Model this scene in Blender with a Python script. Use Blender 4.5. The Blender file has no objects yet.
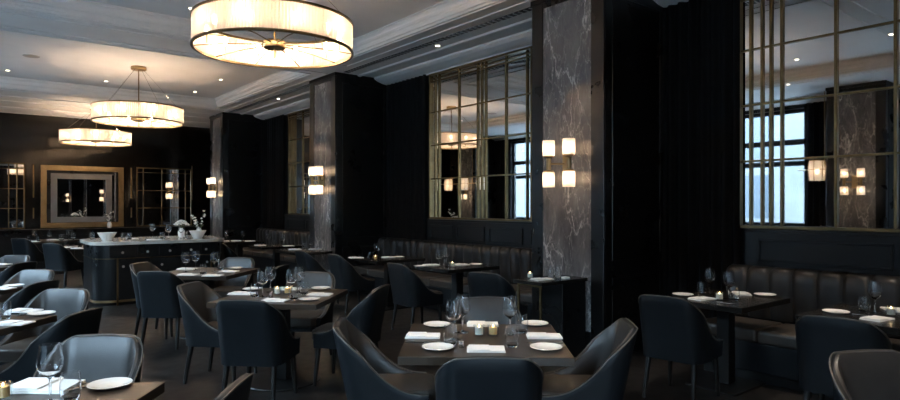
import bpy, bmesh, math, random
from mathutils import Vector, Matrix
random.seed(7)
scene = bpy.context.scene
COL = scene.collection
PI = math.pi
R = math.radians

BULB, SCONCE, LANTERN, SPOT, SKY, EXPO, LAMP, FLAME = 84., 27., 20., 4., 10.5, 1.80, 75., 6.
# ------------------------------------------------------------------ materials
def mat(name, color=(.5, .5, .5), rough=.5, metal=0., spec=.5, coat=0., coat_rough=.1, sheen=0., trans=0., ior=1.45):
    m = bpy.data.materials.new(name); m.use_nodes = True
    b = m.node_tree.nodes['Principled BSDF']
    b.inputs['Base Color'].default_value = (*color, 1)
    b.inputs['Roughness'].default_value = rough
    b.inputs['Metallic'].default_value = metal
    b.inputs['Specular IOR Level'].default_value = spec
    b.inputs['Coat Weight'].default_value = coat
    b.inputs['Coat Roughness'].default_value = coat_rough
    b.inputs['Sheen Weight'].default_value = sheen
    b.inputs['Transmission Weight'].default_value = trans
    b.inputs['IOR'].default_value = ior
    return m

def nodes(m):
    t = m.node_tree
    return t, t.nodes, t.links, t.nodes['Principled BSDF']

def add_noise_color(m, c1, c2, scale=5., detail=6., stretch=(1, 1, 1), bump=0., bump_scale=None, rough=None):
    t, n, l, b = nodes(m)
    tc = n.new('ShaderNodeTexCoord'); mp = n.new('ShaderNodeMapping')
    mp.inputs['Scale'].default_value = stretch
    nz = n.new('ShaderNodeTexNoise'); nz.inputs['Scale'].default_value = scale; nz.inputs['Detail'].default_value = detail
    cr = n.new('ShaderNodeValToRGB')
    cr.color_ramp.elements[0].position = .3; cr.color_ramp.elements[1].position = .7
    cr.color_ramp.elements[0].color = (*c1, 1); cr.color_ramp.elements[1].color = (*c2, 1)
    l.new(tc.outputs['Object'], mp.inputs['Vector']); l.new(mp.outputs['Vector'], nz.inputs['Vector'])
    l.new(nz.outputs['Fac'], cr.inputs['Fac']); l.new(cr.outputs['Color'], b.inputs['Base Color'])
    if rough:
        mr = n.new('ShaderNodeMapRange'); mr.inputs['To Min'].default_value = rough[0]; mr.inputs['To Max'].default_value = rough[1]
        l.new(nz.outputs['Fac'], mr.inputs['Value']); l.new(mr.outputs['Result'], b.inputs['Roughness'])
    if bump:
        nb = nz
        if bump_scale:
            nb = n.new('ShaderNodeTexNoise'); nb.inputs['Scale'].default_value = bump_scale; nb.inputs['Detail'].default_value = 4
            l.new(mp.outputs['Vector'], nb.inputs['Vector'])
        bp = n.new('ShaderNodeBump'); bp.inputs['Strength'].default_value = bump; bp.inputs['Distance'].default_value = .01
        l.new(nb.outputs['Fac'], bp.inputs['Height']); l.new(bp.outputs['Normal'], b.inputs['Normal'])
    return m

M = {}
M['plaster'] = add_noise_color(mat('ceiling plaster', rough=.65), (.74, .72, .695), (.79, .77, .745), 2.5)
M['black_lacquer'] = add_noise_color(mat('black lacquered panelling', rough=.25, spec=.4), (.005, .005, .0052), (.007, .007, .0072), 3., rough=(.22, .36))
M['navy_lacquer'] = add_noise_color(mat('blue black lacquered panelling', rough=.3, spec=.35), (.0060, .0072, .0090), (.0080, .0095, .0115), 3., rough=(.25, .4))
M['back_wall'] = add_noise_color(mat('polished black wood veneer', rough=.2, spec=.5), (.0045, .0042, .004), (.009, .0078, .0068), 7., stretch=(1, 1, .12), bump=.10, bump_scale=34., rough=(.07, .15))
M['brass'] = add_noise_color(mat('aged brass', (.42, .29, .13), .32, 1.), (.32, .225, .115), (.42, .30, .155), 8., rough=(.25, .42))
M['dark_brass'] = add_noise_color(mat('antique brass bars', (.3, .22, .11), .35, 1.), (.15, .105, .05), (.21, .15, .075), 8., rough=(.28, .42))
M['pale_metal'] = add_noise_color(mat('pale nickel frame', (.5, .47, .43), .4, .6), (.40, .375, .345), (.48, .45, .42), 4., rough=(.35, .5))
M['frame_grey'] = add_noise_color(mat('grey painted inner frame', rough=.45), (.13, .128, .125), (.16, .157, .152), 4.)
M['steel'] = mat('polished steel', (.55, .53, .5), .18, 1.)
M['mirror'] = add_noise_color(mat('smoked mirror glass', (.7, .7, .7), .02, 1.), (.76, .755, .745), (.79, .785, .775), .6, rough=(.012, .022))
M['leather_out'] = add_noise_color(mat('navy leather', rough=.42, spec=.28), (.0046, .0060, .0076), (.0060, .0078, .0096), 14., bump=.06, bump_scale=190., rough=(.36, .48))
M['leather_in'] = add_noise_color(mat('charcoal taupe leather', rough=.38, spec=.65), (.022, .0205, .0195), (.029, .027, .0255), 14., bump=.06, bump_scale=190., rough=(.33, .45))
M['leather_seat'] = add_noise_color(mat('taupe seat leather', rough=.42, spec=.5), (.040, .033, .027), (.052, .043, .036), 14., bump=.06, bump_scale=190., rough=(.36, .48))
M['leather_bench'] = add_noise_color(mat('charcoal bench leather', rough=.38, spec=.5), (.018, .017, .0165), (.024, .0225, .0215), 10., bump=.05, bump_scale=150., rough=(.32, .44))
M['piping'] = mat('taupe leather piping', (.075, .066, .055), .4)
M['dark_leg'] = add_noise_color(mat('blackened ash legs', rough=.4), (.005, .0045, .004), (.009, .0075, .0065), 12., stretch=(1, 1, .1))
M['table_wood'] = add_noise_color(mat('dark stained oak top', rough=.3), (.021, .0142, .0095), (.038, .0258, .017), 9., stretch=(.12, 1, 1), bump=.03, rough=(.26, .38))
M['table_black'] = add_noise_color(mat('black stained table top', rough=.22), (.009, .008, .007), (.015, .013, .011), 9., stretch=(.12, 1, 1), rough=(.18, .30))
M['table_metal'] = mat('black powder coated steel', (.010, .010, .010), .35, .3)
M['ceramic'] = mat('white glazed ceramic', (.78, .76, .72), .18, coat=.3)
M['linen'] = add_noise_color(mat('white linen', rough=.85, sheen=.1), (.74, .72, .69), (.80, .78, .75), 30., bump=.15, bump_scale=400.)
M['glass'] = mat('clear glass', (1, 1, 1), .0, trans=1., ior=1.45)
M['wax'] = mat('pale candle wax', (.78, .72, .60), .5)
M['amber_wax'] = mat('amber candle wax', (.72, .42, .16), .45)
M['curtain'] = add_noise_color(mat('black velvet curtain', rough=.9, spec=.1), (.0065, .0065, .007), (.0095, .0095, .010), 6.)
M['petal'] = mat('white petals', (.80, .79, .74), .55)
M['leafgreen'] = mat('dark green leaves', (.02, .05, .015), .45)
M['facade'] = add_noise_color(mat('pale stone facade', rough=.9), (.075, .078, .080), (.10, .103, .105), .7)
M['facade_dark'] = mat('facade window glass', (.03, .04, .05), .25)
M['asphalt'] = add_noise_color(mat('grey pavement', rough=.9), (.16, .17, .18), (.22, .23, .24), 2.)
M['black_metal'] = mat('black metal grille', (.012, .012, .012), .5)

def emit(name, color, strength):
    m = bpy.data.materials.new(name); m.use_nodes = True
    n = m.node_tree.nodes; l = m.node_tree.links
    n.remove(n['Principled BSDF'])
    e = n.new('ShaderNodeEmission'); e.inputs['Color'].default_value = (*color, 1); e.inputs['Strength'].default_value = strength
    l.new(e.outputs[0], n['Material Output'].inputs['Surface'])
    return m
WARM = (1., .715, .48)
M['bulb'] = emit('glowing chandelier lamp', WARM, BULB)
M['sconce_bulb'] = emit('glowing sconce lamp', WARM, SCONCE)
M['lantern_bulb'] = emit('glowing lantern lamp', WARM, LANTERN)
M['flame'] = emit('candle flame', (1., .62, .28), FLAME)
M['spot'] = emit('lit downlight lens', (1., .86, .66), SPOT)

def shade_mat(name, color, transp, opaque=.5, through=(.9, .85, .76)):
    """frosted, ribbed glass: scatters the light of the lamps behind it, lets a little straight through"""
    m = bpy.data.materials.new(name); m.use_nodes = True
    n = m.node_tree.nodes; l = m.node_tree.links
    n.remove(n['Principled BSDF'])
    tl = n.new('ShaderNodeBsdfTranslucent'); tl.inputs['Color'].default_value = (*through, 1)
    df = n.new('ShaderNodeBsdfDiffuse'); df.inputs['Color'].default_value = (*color, 1)
    tp = n.new('ShaderNodeBsdfTransparent'); tp.inputs['Color'].default_value = (1, .97, .92, 1)
    gl = n.new('ShaderNodeBsdfGlossy'); gl.inputs['Roughness'].default_value = .15
    m1 = n.new('ShaderNodeMixShader'); m1.inputs[0].default_value = opaque
    m2 = n.new('ShaderNodeMixShader'); m2.inputs[0].default_value = transp
    m3 = n.new('ShaderNodeMixShader'); m3.inputs[0].default_value = .04
    l.new(tl.outputs[0], m1.inputs[1]); l.new(df.outputs[0], m1.inputs[2])
    l.new(m1.outputs[0], m2.inputs[1]); l.new(tp.outputs[0], m2.inputs[2])
    l.new(m2.outputs[0], m3.inputs[1]); l.new(gl.outputs[0], m3.inputs[2])
    l.new(m3.outputs[0], n['Material Output'].inputs['Surface'])
    return m
M['shade'] = shade_mat('ribbed glass shade', (.76, .68, .56), .03, .60, (.585, .505, .425))
M['sconce_shade'] = shade_mat('frosted sconce glass', (.94, .90, .84), .05, .62)

def pane_mat():
    m = bpy.data.materials.new('window pane'); m.use_nodes = True
    n = m.node_tree.nodes; l = m.node_tree.links
    n.remove(n['Principled BSDF'])
    tp = n.new('ShaderNodeBsdfTransparent'); tp.inputs['Color'].default_value = (.93, .96, .97, 1)
    gl = n.new('ShaderNodeBsdfGlossy'); gl.inputs['Roughness'].default_value = .02
    m1 = n.new('ShaderNodeMixShader'); m1.inputs[0].default_value = .06
    l.new(tp.outputs[0], m1.inputs[1]); l.new(gl.outputs[0], m1.inputs[2])
    l.new(m1.outputs[0], n['Material Output'].inputs['Surface'])
    return m
M['pane'] = pane_mat()
M['cup_glass'] = pane_mat(); M['cup_glass'].name = 'thin ribbed cup glass'

def marble_mat():
    m = mat('grey veined marble', rough=.10, spec=.45)
    t, n, l, b = nodes(m)
    tc = n.new('ShaderNodeTexCoord'); mp = n.new('ShaderNodeMapping')
    mp.inputs['Rotation'].default_value = (R(24), R(10), 0)
    mp.inputs['Scale'].default_value = (1, 1.9, .60)
    l.new(tc.outputs['Object'], mp.inputs['Vector'])
    warp = n.new('ShaderNodeTexNoise'); warp.inputs['Scale'].default_value = 1.7; warp.inputs['Detail'].default_value = 8; warp.inputs['Roughness'].default_value = .62
    l.new(mp.outputs['Vector'], warp.inputs['Vector'])
    def vein(scale, dist, width, val):
        ad = n.new('ShaderNodeVectorMath'); ad.operation = 'MULTIPLY_ADD'
        ad.inputs[1].default_value = (dist,) * 3
        l.new(warp.outputs['Color'], ad.inputs[0]); l.new(mp.outputs['Vector'], ad.inputs[2])
        v = n.new('ShaderNodeTexVoronoi'); v.feature = 'DISTANCE_TO_EDGE'; v.inputs['Scale'].default_value = scale
        l.new(ad.outputs[0], v.inputs['Vector'])
        mr = n.new('ShaderNodeMapRange'); mr.inputs['From Min'].default_value = 0; mr.inputs['From Max'].default_value = width
        mr.inputs['To Min'].default_value = val; mr.inputs['To Max'].default_value = 0; mr.interpolation_type = 'SMOOTHSTEP'
        l.new(v.outputs['Distance'], mr.inputs['Value'])
        return mr.outputs['Result']
    v1 = vein(1.1, 1.0, .020, 1.); v2 = vein(2.6, .9, .024, .62); v3 = vein(6.0, .6, .04, .34)
    mask = n.new('ShaderNodeTexNoise'); mask.inputs['Scale'].default_value = 2.2; mask.inputs['Detail'].default_value = 3
    l.new(mp.outputs['Vector'], mask.inputs['Vector'])
    mm = n.new('ShaderNodeMapRange'); mm.inputs['From Min'].default_value = .32; mm.inputs['From Max'].default_value = .58
    l.new(mask.outputs['Fac'], mm.inputs['Value'])
    s1 = n.new('ShaderNodeMath'); s1.operation = 'ADD'; l.new(v2, s1.inputs[0]); l.new(v3, s1.inputs[1])
    s2 = n.new('ShaderNodeMath'); s2.operation = 'ADD'; l.new(v1, s2.inputs[0]); l.new(s1.outputs[0], s2.inputs[1])
    s3 = n.new('ShaderNodeMath'); s3.operation = 'MULTIPLY'; s3.use_clamp = True
    l.new(s2.outputs[0], s3.inputs[0]); l.new(mm.outputs['Result'], s3.inputs[1])
    cl = n.new('ShaderNodeTexNoise'); cl.inputs['Scale'].default_value = 3.2; cl.inputs['Detail'].default_value = 8; cl.inputs['Roughness'].default_value = .65
    l.new(mp.outputs['Vector'], cl.inputs['Vector'])
    cr = n.new('ShaderNodeValToRGB'); e = cr.color_ramp.elements
    e[0].position = .28; e[0].color = (.062, .062, .065, 1); e[1].position = .74; e[1].color = (.205, .204, .205, 1)
    l.new(cl.outputs['Fac'], cr.inputs['Fac'])
    mx = n.new('ShaderNodeMix'); mx.data_type = 'RGBA'; mx.inputs[7].default_value = (.58, .565, .55, 1)
    l.new(s3.outputs[0], mx.inputs[0]); l.new(cr.outputs['Color'], mx.inputs[6])
    l.new(mx.outputs[2], b.inputs['Base Color'])
    return m
M['marble'] = marble_mat()
M['pale_marble'] = add_noise_color(mat('pale marble top', rough=.15, coat=.3), (.44, .40, .35), (.66, .61, .54), 5., detail=9.)

def floor_mat():
    m = mat('dark herringbone oak', rough=.34)
    t, n, l, b = nodes(m)
    at_ = n.new('ShaderNodeAttribute'); at_.attribute_name = 'plank'
    tc = n.new('ShaderNodeTexCoord')
    nz = n.new('ShaderNodeTexNoise'); nz.inputs['Scale'].default_value = 9; nz.inputs['Detail'].default_value = 6
    l.new(tc.outputs['Object'], nz.inputs['Vector'])
    cr = n.new('ShaderNodeValToRGB'); e = cr.color_ramp.elements
    e[0].position = 0.; e[0].color = (.0075, .0068, .0064, 1); e[1].position = 1.; e[1].color = (.024, .021, .0195, 1)
    mt = n.new('ShaderNodeMath'); mt.operation = 'MULTIPLY_ADD'; mt.inputs[1].default_value = .45
    sb = n.new('ShaderNodeMath'); sb.operation = 'MULTIPLY'; sb.inputs[1].default_value = .55
    l.new(at_.outputs['Fac'], sb.inputs[0])
    l.new(nz.outputs['Fac'], mt.inputs[0]); l.new(sb.outputs[0], mt.inputs[2])
    l.new(mt.outputs[0], cr.inputs['Fac']); l.new(cr.outputs['Color'], b.inputs['Base Color'])
    mr = n.new('ShaderNodeMapRange'); mr.inputs['To Min'].default_value = .26; mr.inputs['To Max'].default_value = .48
    l.new(nz.outputs['Fac'], mr.inputs['Value']); l.new(mr.outputs['Result'], b.inputs['Roughness'])
    return m
M['floor'] = floor_mat()

# ------------------------------------------------------------------ mesh helpers
class MB:
    """collects shapes and links them as ONE mesh object"""
    def __init__(self):
        self.bm = bmesh.new()
    def _mark(self, before, mi, smooth, mtx=None):
        fs = [f for f in self.bm.faces if f not in before]
        for f in fs:
            f.material_index = mi; f.smooth = smooth
        if mtx is not None:
            vs = {v for f in fs for v in f.verts}
            bmesh.ops.transform(self.bm, matrix=mtx, verts=list(vs))
        return self
    def box(self, x0, x1, y0, y1, z0, z1, bev=0., seg=2, mi=0, mtx=None):
        tmp = bmesh.new()
        bmesh.ops.create_cube(tmp, size=1.)
        for v in tmp.verts:
            v.co = Vector(((x0 + x1) / 2 + v.co.x * (x1 - x0), (y0 + y1) / 2 + v.co.y * (y1 - y0), (z0 + z1) / 2 + v.co.z * (z1 - z0)))
        if bev > 0:
            bmesh.ops.bevel(tmp, geom=list(tmp.edges), offset=bev, segments=seg, profile=.5, affect='EDGES')
        self._merge(tmp, mi, False, mtx); return self
    def _merge(self, tmp, mi, smooth, mtx=None):
        if mtx is not None:
            tmp.transform(mtx)
        idx = {}
        for v in tmp.verts:
            idx[v] = self.bm.verts.new(v.co)
        for f in tmp.faces:
            try:
                g = self.bm.faces.new([idx[v] for v in f.verts])
                g.material_index = mi; g.smooth = smooth
            except ValueError:
                pass
        tmp.free()
    def poly(self, verts, faces, mi=0, smooth=False, mtx=None):
        vs = [self.bm.verts.new(mtx @ Vector(v) if mtx is not None else v) for v in verts]
        for f in faces:
            try:
                g = self.bm.faces.new([vs[i] for i in f]); g.material_index = mi; g.smooth = smooth
            except ValueError:
                pass
        return self
    def lathe(self, prof, seg=24, c=(0, 0, 0), mi=0, smooth=True, closed=False, scallop=0., mtx=None):
        rings = []
        verts, faces = [], []
        for r, z in prof:
            if r < 1e-6:
                rings.append([len(verts)]); verts.append((c[0], c[1], c[2] + z))
            else:
                ring = []
                for k in range(seg):
                    a = 2 * PI * k / seg
                    rr = r + (scallop if k % 2 else 0.)
                    ring.append(len(verts)); verts.append((c[0] + rr * math.cos(a), c[1] + rr * math.sin(a), c[2] + z))
                rings.append(ring)
        pairs = list(zip(rings, rings[1:]))
        if closed: pairs.append((rings[-1], rings[0]))
        for a, b in pairs:
            if len(a) == 1 and len(b) == 1: continue
            for k in range(seg):
                k2 = (k + 1) % seg
                if len(a) == 1: faces.append((a[0], b[k2], b[k]))
                elif len(b) == 1: faces.append((a[k], a[k2], b[0]))
                else: faces.append((a[k], a[k2], b[k2], b[k]))
        return self.poly(verts, faces, mi, smooth, mtx)
    def tube(self, pts, r, seg=8, mi=0, smooth=True, r1=None, closed=False):
        pts = [Vector(p) for p in pts]
        n = len(pts); verts, faces = [], []
        prev = None
        for i, p in enumerate(pts):
            if closed: d = pts[(i + 1) % n] - pts[i - 1]
            else: d = pts[min(i + 1, n - 1)] - pts[max(i - 1, 0)]
            d.normalize()
            up = Vector((0, 0, 1)) if abs(d.z) < .95 else Vector((1, 0, 0))
            u = d.cross(up).normalized(); w = u.cross(d)
            rr = r if r1 is None else r + (r1 - r) * i / (n - 1)
            for k in range(seg):
                a = 2 * PI * k / seg
                verts.append(p + rr * (math.cos(a) * u + math.sin(a) * w))
        m = n if closed else n - 1
        for i in range(m):
            j = (i + 1) % n
            for k in range(seg):
                k2 = (k + 1) % seg
                faces.append((i * seg + k, i * seg + k2, j * seg + k2, j * seg + k))
        if not closed:
            faces.append(tuple(reversed(range(seg)))); faces.append(tuple(range((n - 1) * seg, n * seg)))
        return self.poly(verts, faces, mi, smooth)
    def extrude_y(self, prof, y0, y1, mi=0):
        """closed profile of (x, z) points swept along y"""
        n = len(prof)
        v = [(x, y0, z) for x, z in prof] + [(x, y1, z) for x, z in prof]
        f = [(i, (i + 1) % n, n + (i + 1) % n, n + i) for i in range(n)] + [tuple(reversed(range(n))), tuple(range(n, 2 * n))]
        return self.poly(v, f, mi)
    def extrude_x(self, prof, x0, x1, mi=0):
        n = len(prof)
        v = [(x0, y, z) for y, z in prof] + [(x1, y, z) for y, z in prof]
        f = [(i, (i + 1) % n, n + (i + 1) % n, n + i) for i in range(n)] + [tuple(reversed(range(n))), tuple(range(n, 2 * n))]
        return self.poly(v, f, mi)
    def extrude_z(self, outline, z0, z1, mi=0, bev=0., smooth=False):
        tmp = bmesh.new()
        vs = [tmp.verts.new((x, y, z0)) for x, y in outline]
        f = tmp.faces.new(vs)
        r = bmesh.ops.extrude_face_region(tmp, geom=[f])
        bmesh.ops.translate(tmp, vec=(0, 0, z1 - z0), verts=[g for g in r['geom'] if isinstance(g, bmesh.types.BMVert)])
        if bev:
            es = [e for e in tmp.edges if all(abs(v.co.z - z1) < 1e-6 for v in e.verts) or all(abs(v.co.z - z0) < 1e-6 for v in e.verts)]
            bmesh.ops.bevel(tmp, geom=es, offset=bev, segments=3, profile=.5, affect='EDGES')
        self._merge(tmp, mi, smooth); return self
    def build(self, name, mats, parent=None, loc=None, rotz=0.):
        bmesh.ops.recalc_face_normals(self.bm, faces=list(self.bm.faces))
        for e in self.bm.edges:
            if len(e.link_faces) == 2 and e.calc_face_angle(0.) > R(38): e.smooth = False
        me = bpy.data.meshes.new(name); self.bm.to_mesh(me); self.bm.free()
        for m in (mats if isinstance(mats, (list, tuple)) else [mats]): me.materials.append(M[m])
        o = bpy.data.objects.new(name, me); COL.objects.link(o)
        if parent is not None: o.parent = parent
        if loc is not None: o.location = loc
        o.rotation_euler.z = rotz
        return o

def tag(o, label=None, cat=None, group=None, kind=None):
    if label: o['label'] = label
    if cat: o['category'] = cat
    if group: o['group'] = group
    if kind: o['kind'] = kind
    return o
def thing(name, label, cat, loc=(0, 0, 0), rotz=0., group=None):
    o = bpy.data.objects.new(name, None); COL.objects.link(o)
    o.empty_display_size = .2
    o.location = loc; o.rotation_euler.z = rotz
    return tag(o, label, cat, group)
def struct(o, label=None):
    o['kind'] = 'structure'
    if label: o['label'] = label
    return o
def dup(root, loc, rotz, label, group=None):
    r = root.copy(); COL.objects.link(r); r.location = loc; r.rotation_euler = (0, 0, rotz)
    r['label'] = label
    if group: r['group'] = group
    def rec(src, dst):
        for ch in list(src.children):
            c = ch.copy(); COL.objects.link(c); c.parent = dst
            rec(ch, c)
    rec(root, r)
    return r

# camera heading: 38.4 degrees from the long wall
TH = R(38.4)
def ld(lat, dep):
    """plan point from sideways and forward distance to the camera position"""
    return (math.sin(TH) * dep + math.cos(TH) * lat, math.cos(TH) * dep - math.sin(TH) * lat)

# ------------------------------------------------------------------ the room
XR, XL, YB, YF, ZS, ZT = 6.15, -2.0, 18.0, -8.6, 3.86, 4.06
COLS = [-7.7, -1.9, 3.9, 9.6, 15.5]          # near edge of every column, 1 m wide each
def herringbone():
    b = MB(); w, L = .12, .60
    pts = []
    x0, x1, y0, y1 = XL - .1, XR + .1, -4., YB + .1
    faces = []; verts = []; vals = []
    def rect(ax, ay, bx, by):
        # herringbone laid at 45 degrees to the walls
        g = .0012
        c = math.cos(PI / 4)
        q = [(ax + g, ay + g), (bx - g, ay + g), (bx - g, by - g), (ax + g, by - g)]
        q = [((px - py) * c, (px + py) * c) for px, py in q]
        if all(p[0] < x0 or p[0] > x1 or p[1] < y0 or p[1] > y1 for p in q): return
        q = [(min(max(px, x0), x1), min(max(py, y0), y1)) for px, py in q]
        i = len(verts); verts.extend((px, py, 0.) for px, py in q); faces.append((i, i + 1, i + 2, i + 3)); vals.append(random.random())
    n = 5
    for i in range(-60, 320):
        for j in range(-60, 60):
            ox = i * w + j * L - 0; oy = i * w - j * L
            ax, ay = ox, oy
            # one horizontal and one vertical plank for each step of the pattern
            rect(ax, ay, ax + L, ay + w)
            rect(ax - w, ay, ax, ay + L)
    me = bpy.data.meshes.new('floor'); me.from_pydata(verts + [(x0, YF, -.004), (x1, YF, -.004), (x1, y1, -.004), (x0, y1, -.004), (x0, YF, -.12), (x1, YF, -.12), (x1, y1, -.12), (x0, y1, -.12)], [],
        faces + [tuple(len(verts) + k for k in f) for f in [(0, 1, 2, 3), (4, 7, 6, 5), (0, 4, 5, 1), (1, 5, 6, 2), (2, 6, 7, 3), (3, 7, 4, 0)]])
    a = me.attributes.new('plank', 'FLOAT', 'FACE')
    for k, v in enumerate(vals): a.data[k].value = v
    me.materials.append(M['floor'])
    o = bpy.data.objects.new('floor', me); COL.objects.link(o)
    return struct(o, 'dark oak herringbone floor')
herringbone()

# ceiling: soffits at ZS with two recessed trays stepped up to ZT
def ceiling():
    b = MB()
    tx0, tx1 = .15, 4.75
    trays = [(-8.0, -7.4), (-3.6, 2.0), (2.9, 8.8), (10.05, 14.9)][1:]
    trays = [(-3.6, 1.75), (2.9, 8.8), (10.05, 14.9)]
    ys = [YF - .1]
    for a, c in trays: ys += [a, c]
    ys.append(YB + .1)
    X0, X1 = XL - .1, XR + .1
    b.poly([(X0, ys[0], ZS), (tx0, ys[0], ZS), (tx0, ys[-1], ZS), (X0, ys[-1], ZS)], [(0, 1, 2, 3)])
    b.poly([(tx1, ys[0], ZS), (X1, ys[0], ZS), (X1, ys[-1], ZS), (tx1, ys[-1], ZS)], [(0, 1, 2, 3)])
    for k in range(0, len(ys), 2):
        b.poly([(tx0, ys[k], ZS), (tx1, ys[k], ZS), (tx1, ys[k + 1], ZS), (tx0, ys[k + 1], ZS)], [(0, 1, 2, 3)])
    prof = [(0, 0), (0, .035), (.018, .035), (.018, .05), (.026, .07), (.04, .085), (.04, .10), (.05, .10), (.05, .135), (.062, .155), (.085, .175), (.085, .19), (.11, .19), (.11, .20)]
    for a, c in trays:
        loops = []
        for ins, dz in prof:
            loops.append([(tx0 + ins, a + ins, ZS + dz), (tx1 - ins, a + ins, ZS + dz), (tx1 - ins, c - ins, ZS + dz), (tx0 + ins, c - ins, ZS + dz)])
        for p, q in zip(loops, loops[1:]):
            for k in range(4):
                b.poly([p[k], p[(k + 1) % 4], q[(k + 1) % 4], q[k]], [(0, 1, 2, 3)])
        b.poly(loops[-1], [(0, 1, 2, 3)])
        # slim raised beads round the tray on the soffit
        for d in (.05, .26):
            for x in (tx1 + d, tx0 - d):
                b.box(x - .012, x + .012, a - d, c + d, ZS - .012, ZS + .01)
            for y in (a - d, c + d):
                b.box(tx0 - d, tx1 + d, y - .012, y + .012, ZS - .012, ZS + .01)
    # solid slab above
    b.box(X0, X1, ys[0], ys[-1], ZT + .03, ZT + .2)
    b.box(X0, X0 + .05, ys[0], ys[-1], ZS, ZT + .05); b.box(X1 - .05, X1, ys[0], ys[-1], ZS, ZT + .05)
    b.box(X0, X1, ys[0], ys[0] + .05, ZS, ZT + .05); b.box(X0, X1, ys[-1] - .05, ys[-1], ZS, ZT + .05)
    return struct(b.build('ceiling', 'plaster'), 'plaster ceiling with stepped trays')
ceiling()

def cornice(n, name_side):
    b = MB()
    if name_side == 'right':
        p = [(XR, 3.74), (XR - .03, 3.74), (XR - .03, 3.755), (XR - .12, 3.765), (XR - .24, 3.80), (XR - .30, 3.835), (XR - .30, ZS), (XR, ZS)]
        b.extrude_y(p, YF, YB)
        b.extrude_y([(5.50, ZS), (5.52, 3.84), (5.56, 3.835), (5.59, 3.85), (5.59, ZS)], YF, YB)
    elif name_side == 'left':
        p = [(XL, 3.74), (XL + .03, 3.74), (XL + .12, 3.765), (XL + .24, 3.80), (XL + .30, 3.835), (XL + .30, ZS), (XL, ZS)]
        b.extrude_y(p, YF, YB)
    else:
        p = [(YB, 3.74), (YB - .03, 3.74), (YB - .03, 3.755), (YB - .12, 3.765), (YB - .24, 3.80), (YB - .30, 3.835), (YB - .30, ZS), (YB, ZS)]
        b.extrude_x(p, XL, XR)
        for y in (15.95, 16.7):
            b.extrude_x([(y, ZS), (y, 3.84), (y + .05, 3.83), (y + .08, 3.85), (y + .08, ZS)], XL, 5.05)
    return struct(b.build(f'trim_{n}', 'plaster'), f'plaster cornice along the {name_side} wall')
cornice(1, 'right'); cornice(2, 'left'); cornice(3, 'back')

struct(MB().box(XR, XR + .2, YF, YB + .2, 0, ZT + .1).build('wall_right', 'navy_lacquer'), 'blue black panelled wall')
def wall_back():
    b = MB()
    b.box(XL - .2, XR, YB, YB + .2, 0, ZT + .1)
    return struct(b.build('wall_back', 'back_wall'), 'polished black back wall')
wall_back()
struct(MB().box(XL - .2, XR + .2, YF - .2, YF, 0, ZT + .1).build('wall_front', 'black_lacquer'), 'black panelled wall behind the camera')

# low dado with a shelf along the back wall
b = MB(); b.box(XL, 5.05, YB - .22, YB, .0, .93, .004); b.box(XL, 5.05, YB - .36, YB, .93, .965, .006)
for k in range(7):
    x = -1.9 + k * 1.0
    for (xa, xb, za, zb) in ((x + .08, x + .92, .80, .82), (x + .08, x + .92, .14, .16), (x + .08, x + .10, .14, .82), (x + .90, x + .92, .14, .82)):
        b.box(xa, xb, YB - .23, YB - .21, za, zb)
struct(b.build('trim_4', 'black_lacquer'), 'black panelled ledge along the back wall')

# left wall with tall windows between the columns
WIN = [(-5.9, -2.7), (-.2, 3.2), (5.6, 9.0), (11.4, 14.8)]
WZ0, WZ1 = .55, 3.66
b = MB(); y = YF
for a, c in WIN:
    b.box(XL - .25, XL, y, a, 0, ZT + .1); b.box(XL - .25, XL, a, c, 0, WZ0); b.box(XL - .25, XL, a, c, WZ1, ZT + .1); y = c
b.box(XL - .25, XL, y, YB + .2, 0, ZT + .1)
struct(b.build('wall_left', 'black_lacquer'), 'black window wall')
for k, (a, c) in enumerate(WIN):
    b = MB(); x0, x1 = XL - .2, XL - .12
    b.box(x0, x1, a, a + .07, WZ0, WZ1); b.box(x0, x1, c - .07, c, WZ0, WZ1)
    b.box(x0, x1, a, c, WZ0, WZ0 + .08); b.box(x0, x1, a, c, WZ1 - .08, WZ1)
    b.box(x0, x1, a, c, 2.88, 3.0)
    for i in (1, 2, 3):
        yy = a + (c - a) * i / 4
        b.box(x0, x1, yy - .03, yy + .03, WZ0, WZ1)
    w = struct(b.build(f'window_{k + 1}', 'black_metal'), 'tall black framed window')
    MB().box(XL - .165, XL - .155, a + .05, c - .05, WZ0 + .05, WZ1 - .05).build('window_pane', 'pane', w)
    lt = bpy.data.lights.new('daylight', 'AREA'); lt.shape = 'RECTANGLE'; lt.size = c - a; lt.size_y = WZ1 - WZ0
    lt.cycles.is_portal = True
    lo = bpy.data.objects.new('daylight', lt); COL.objects.link(lo)
    lo.location = (XL - .22, (a + c) / 2, (WZ0 + WZ1) / 2); lo.rotation_euler = (0, -PI / 2, 0)

# skirting on the visible walls
struct(MB().box(XR - .02, XR, YF, YB, 0, .14, .004).build('baseboard_right', 'black_lacquer'), 'black skirting')

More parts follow.
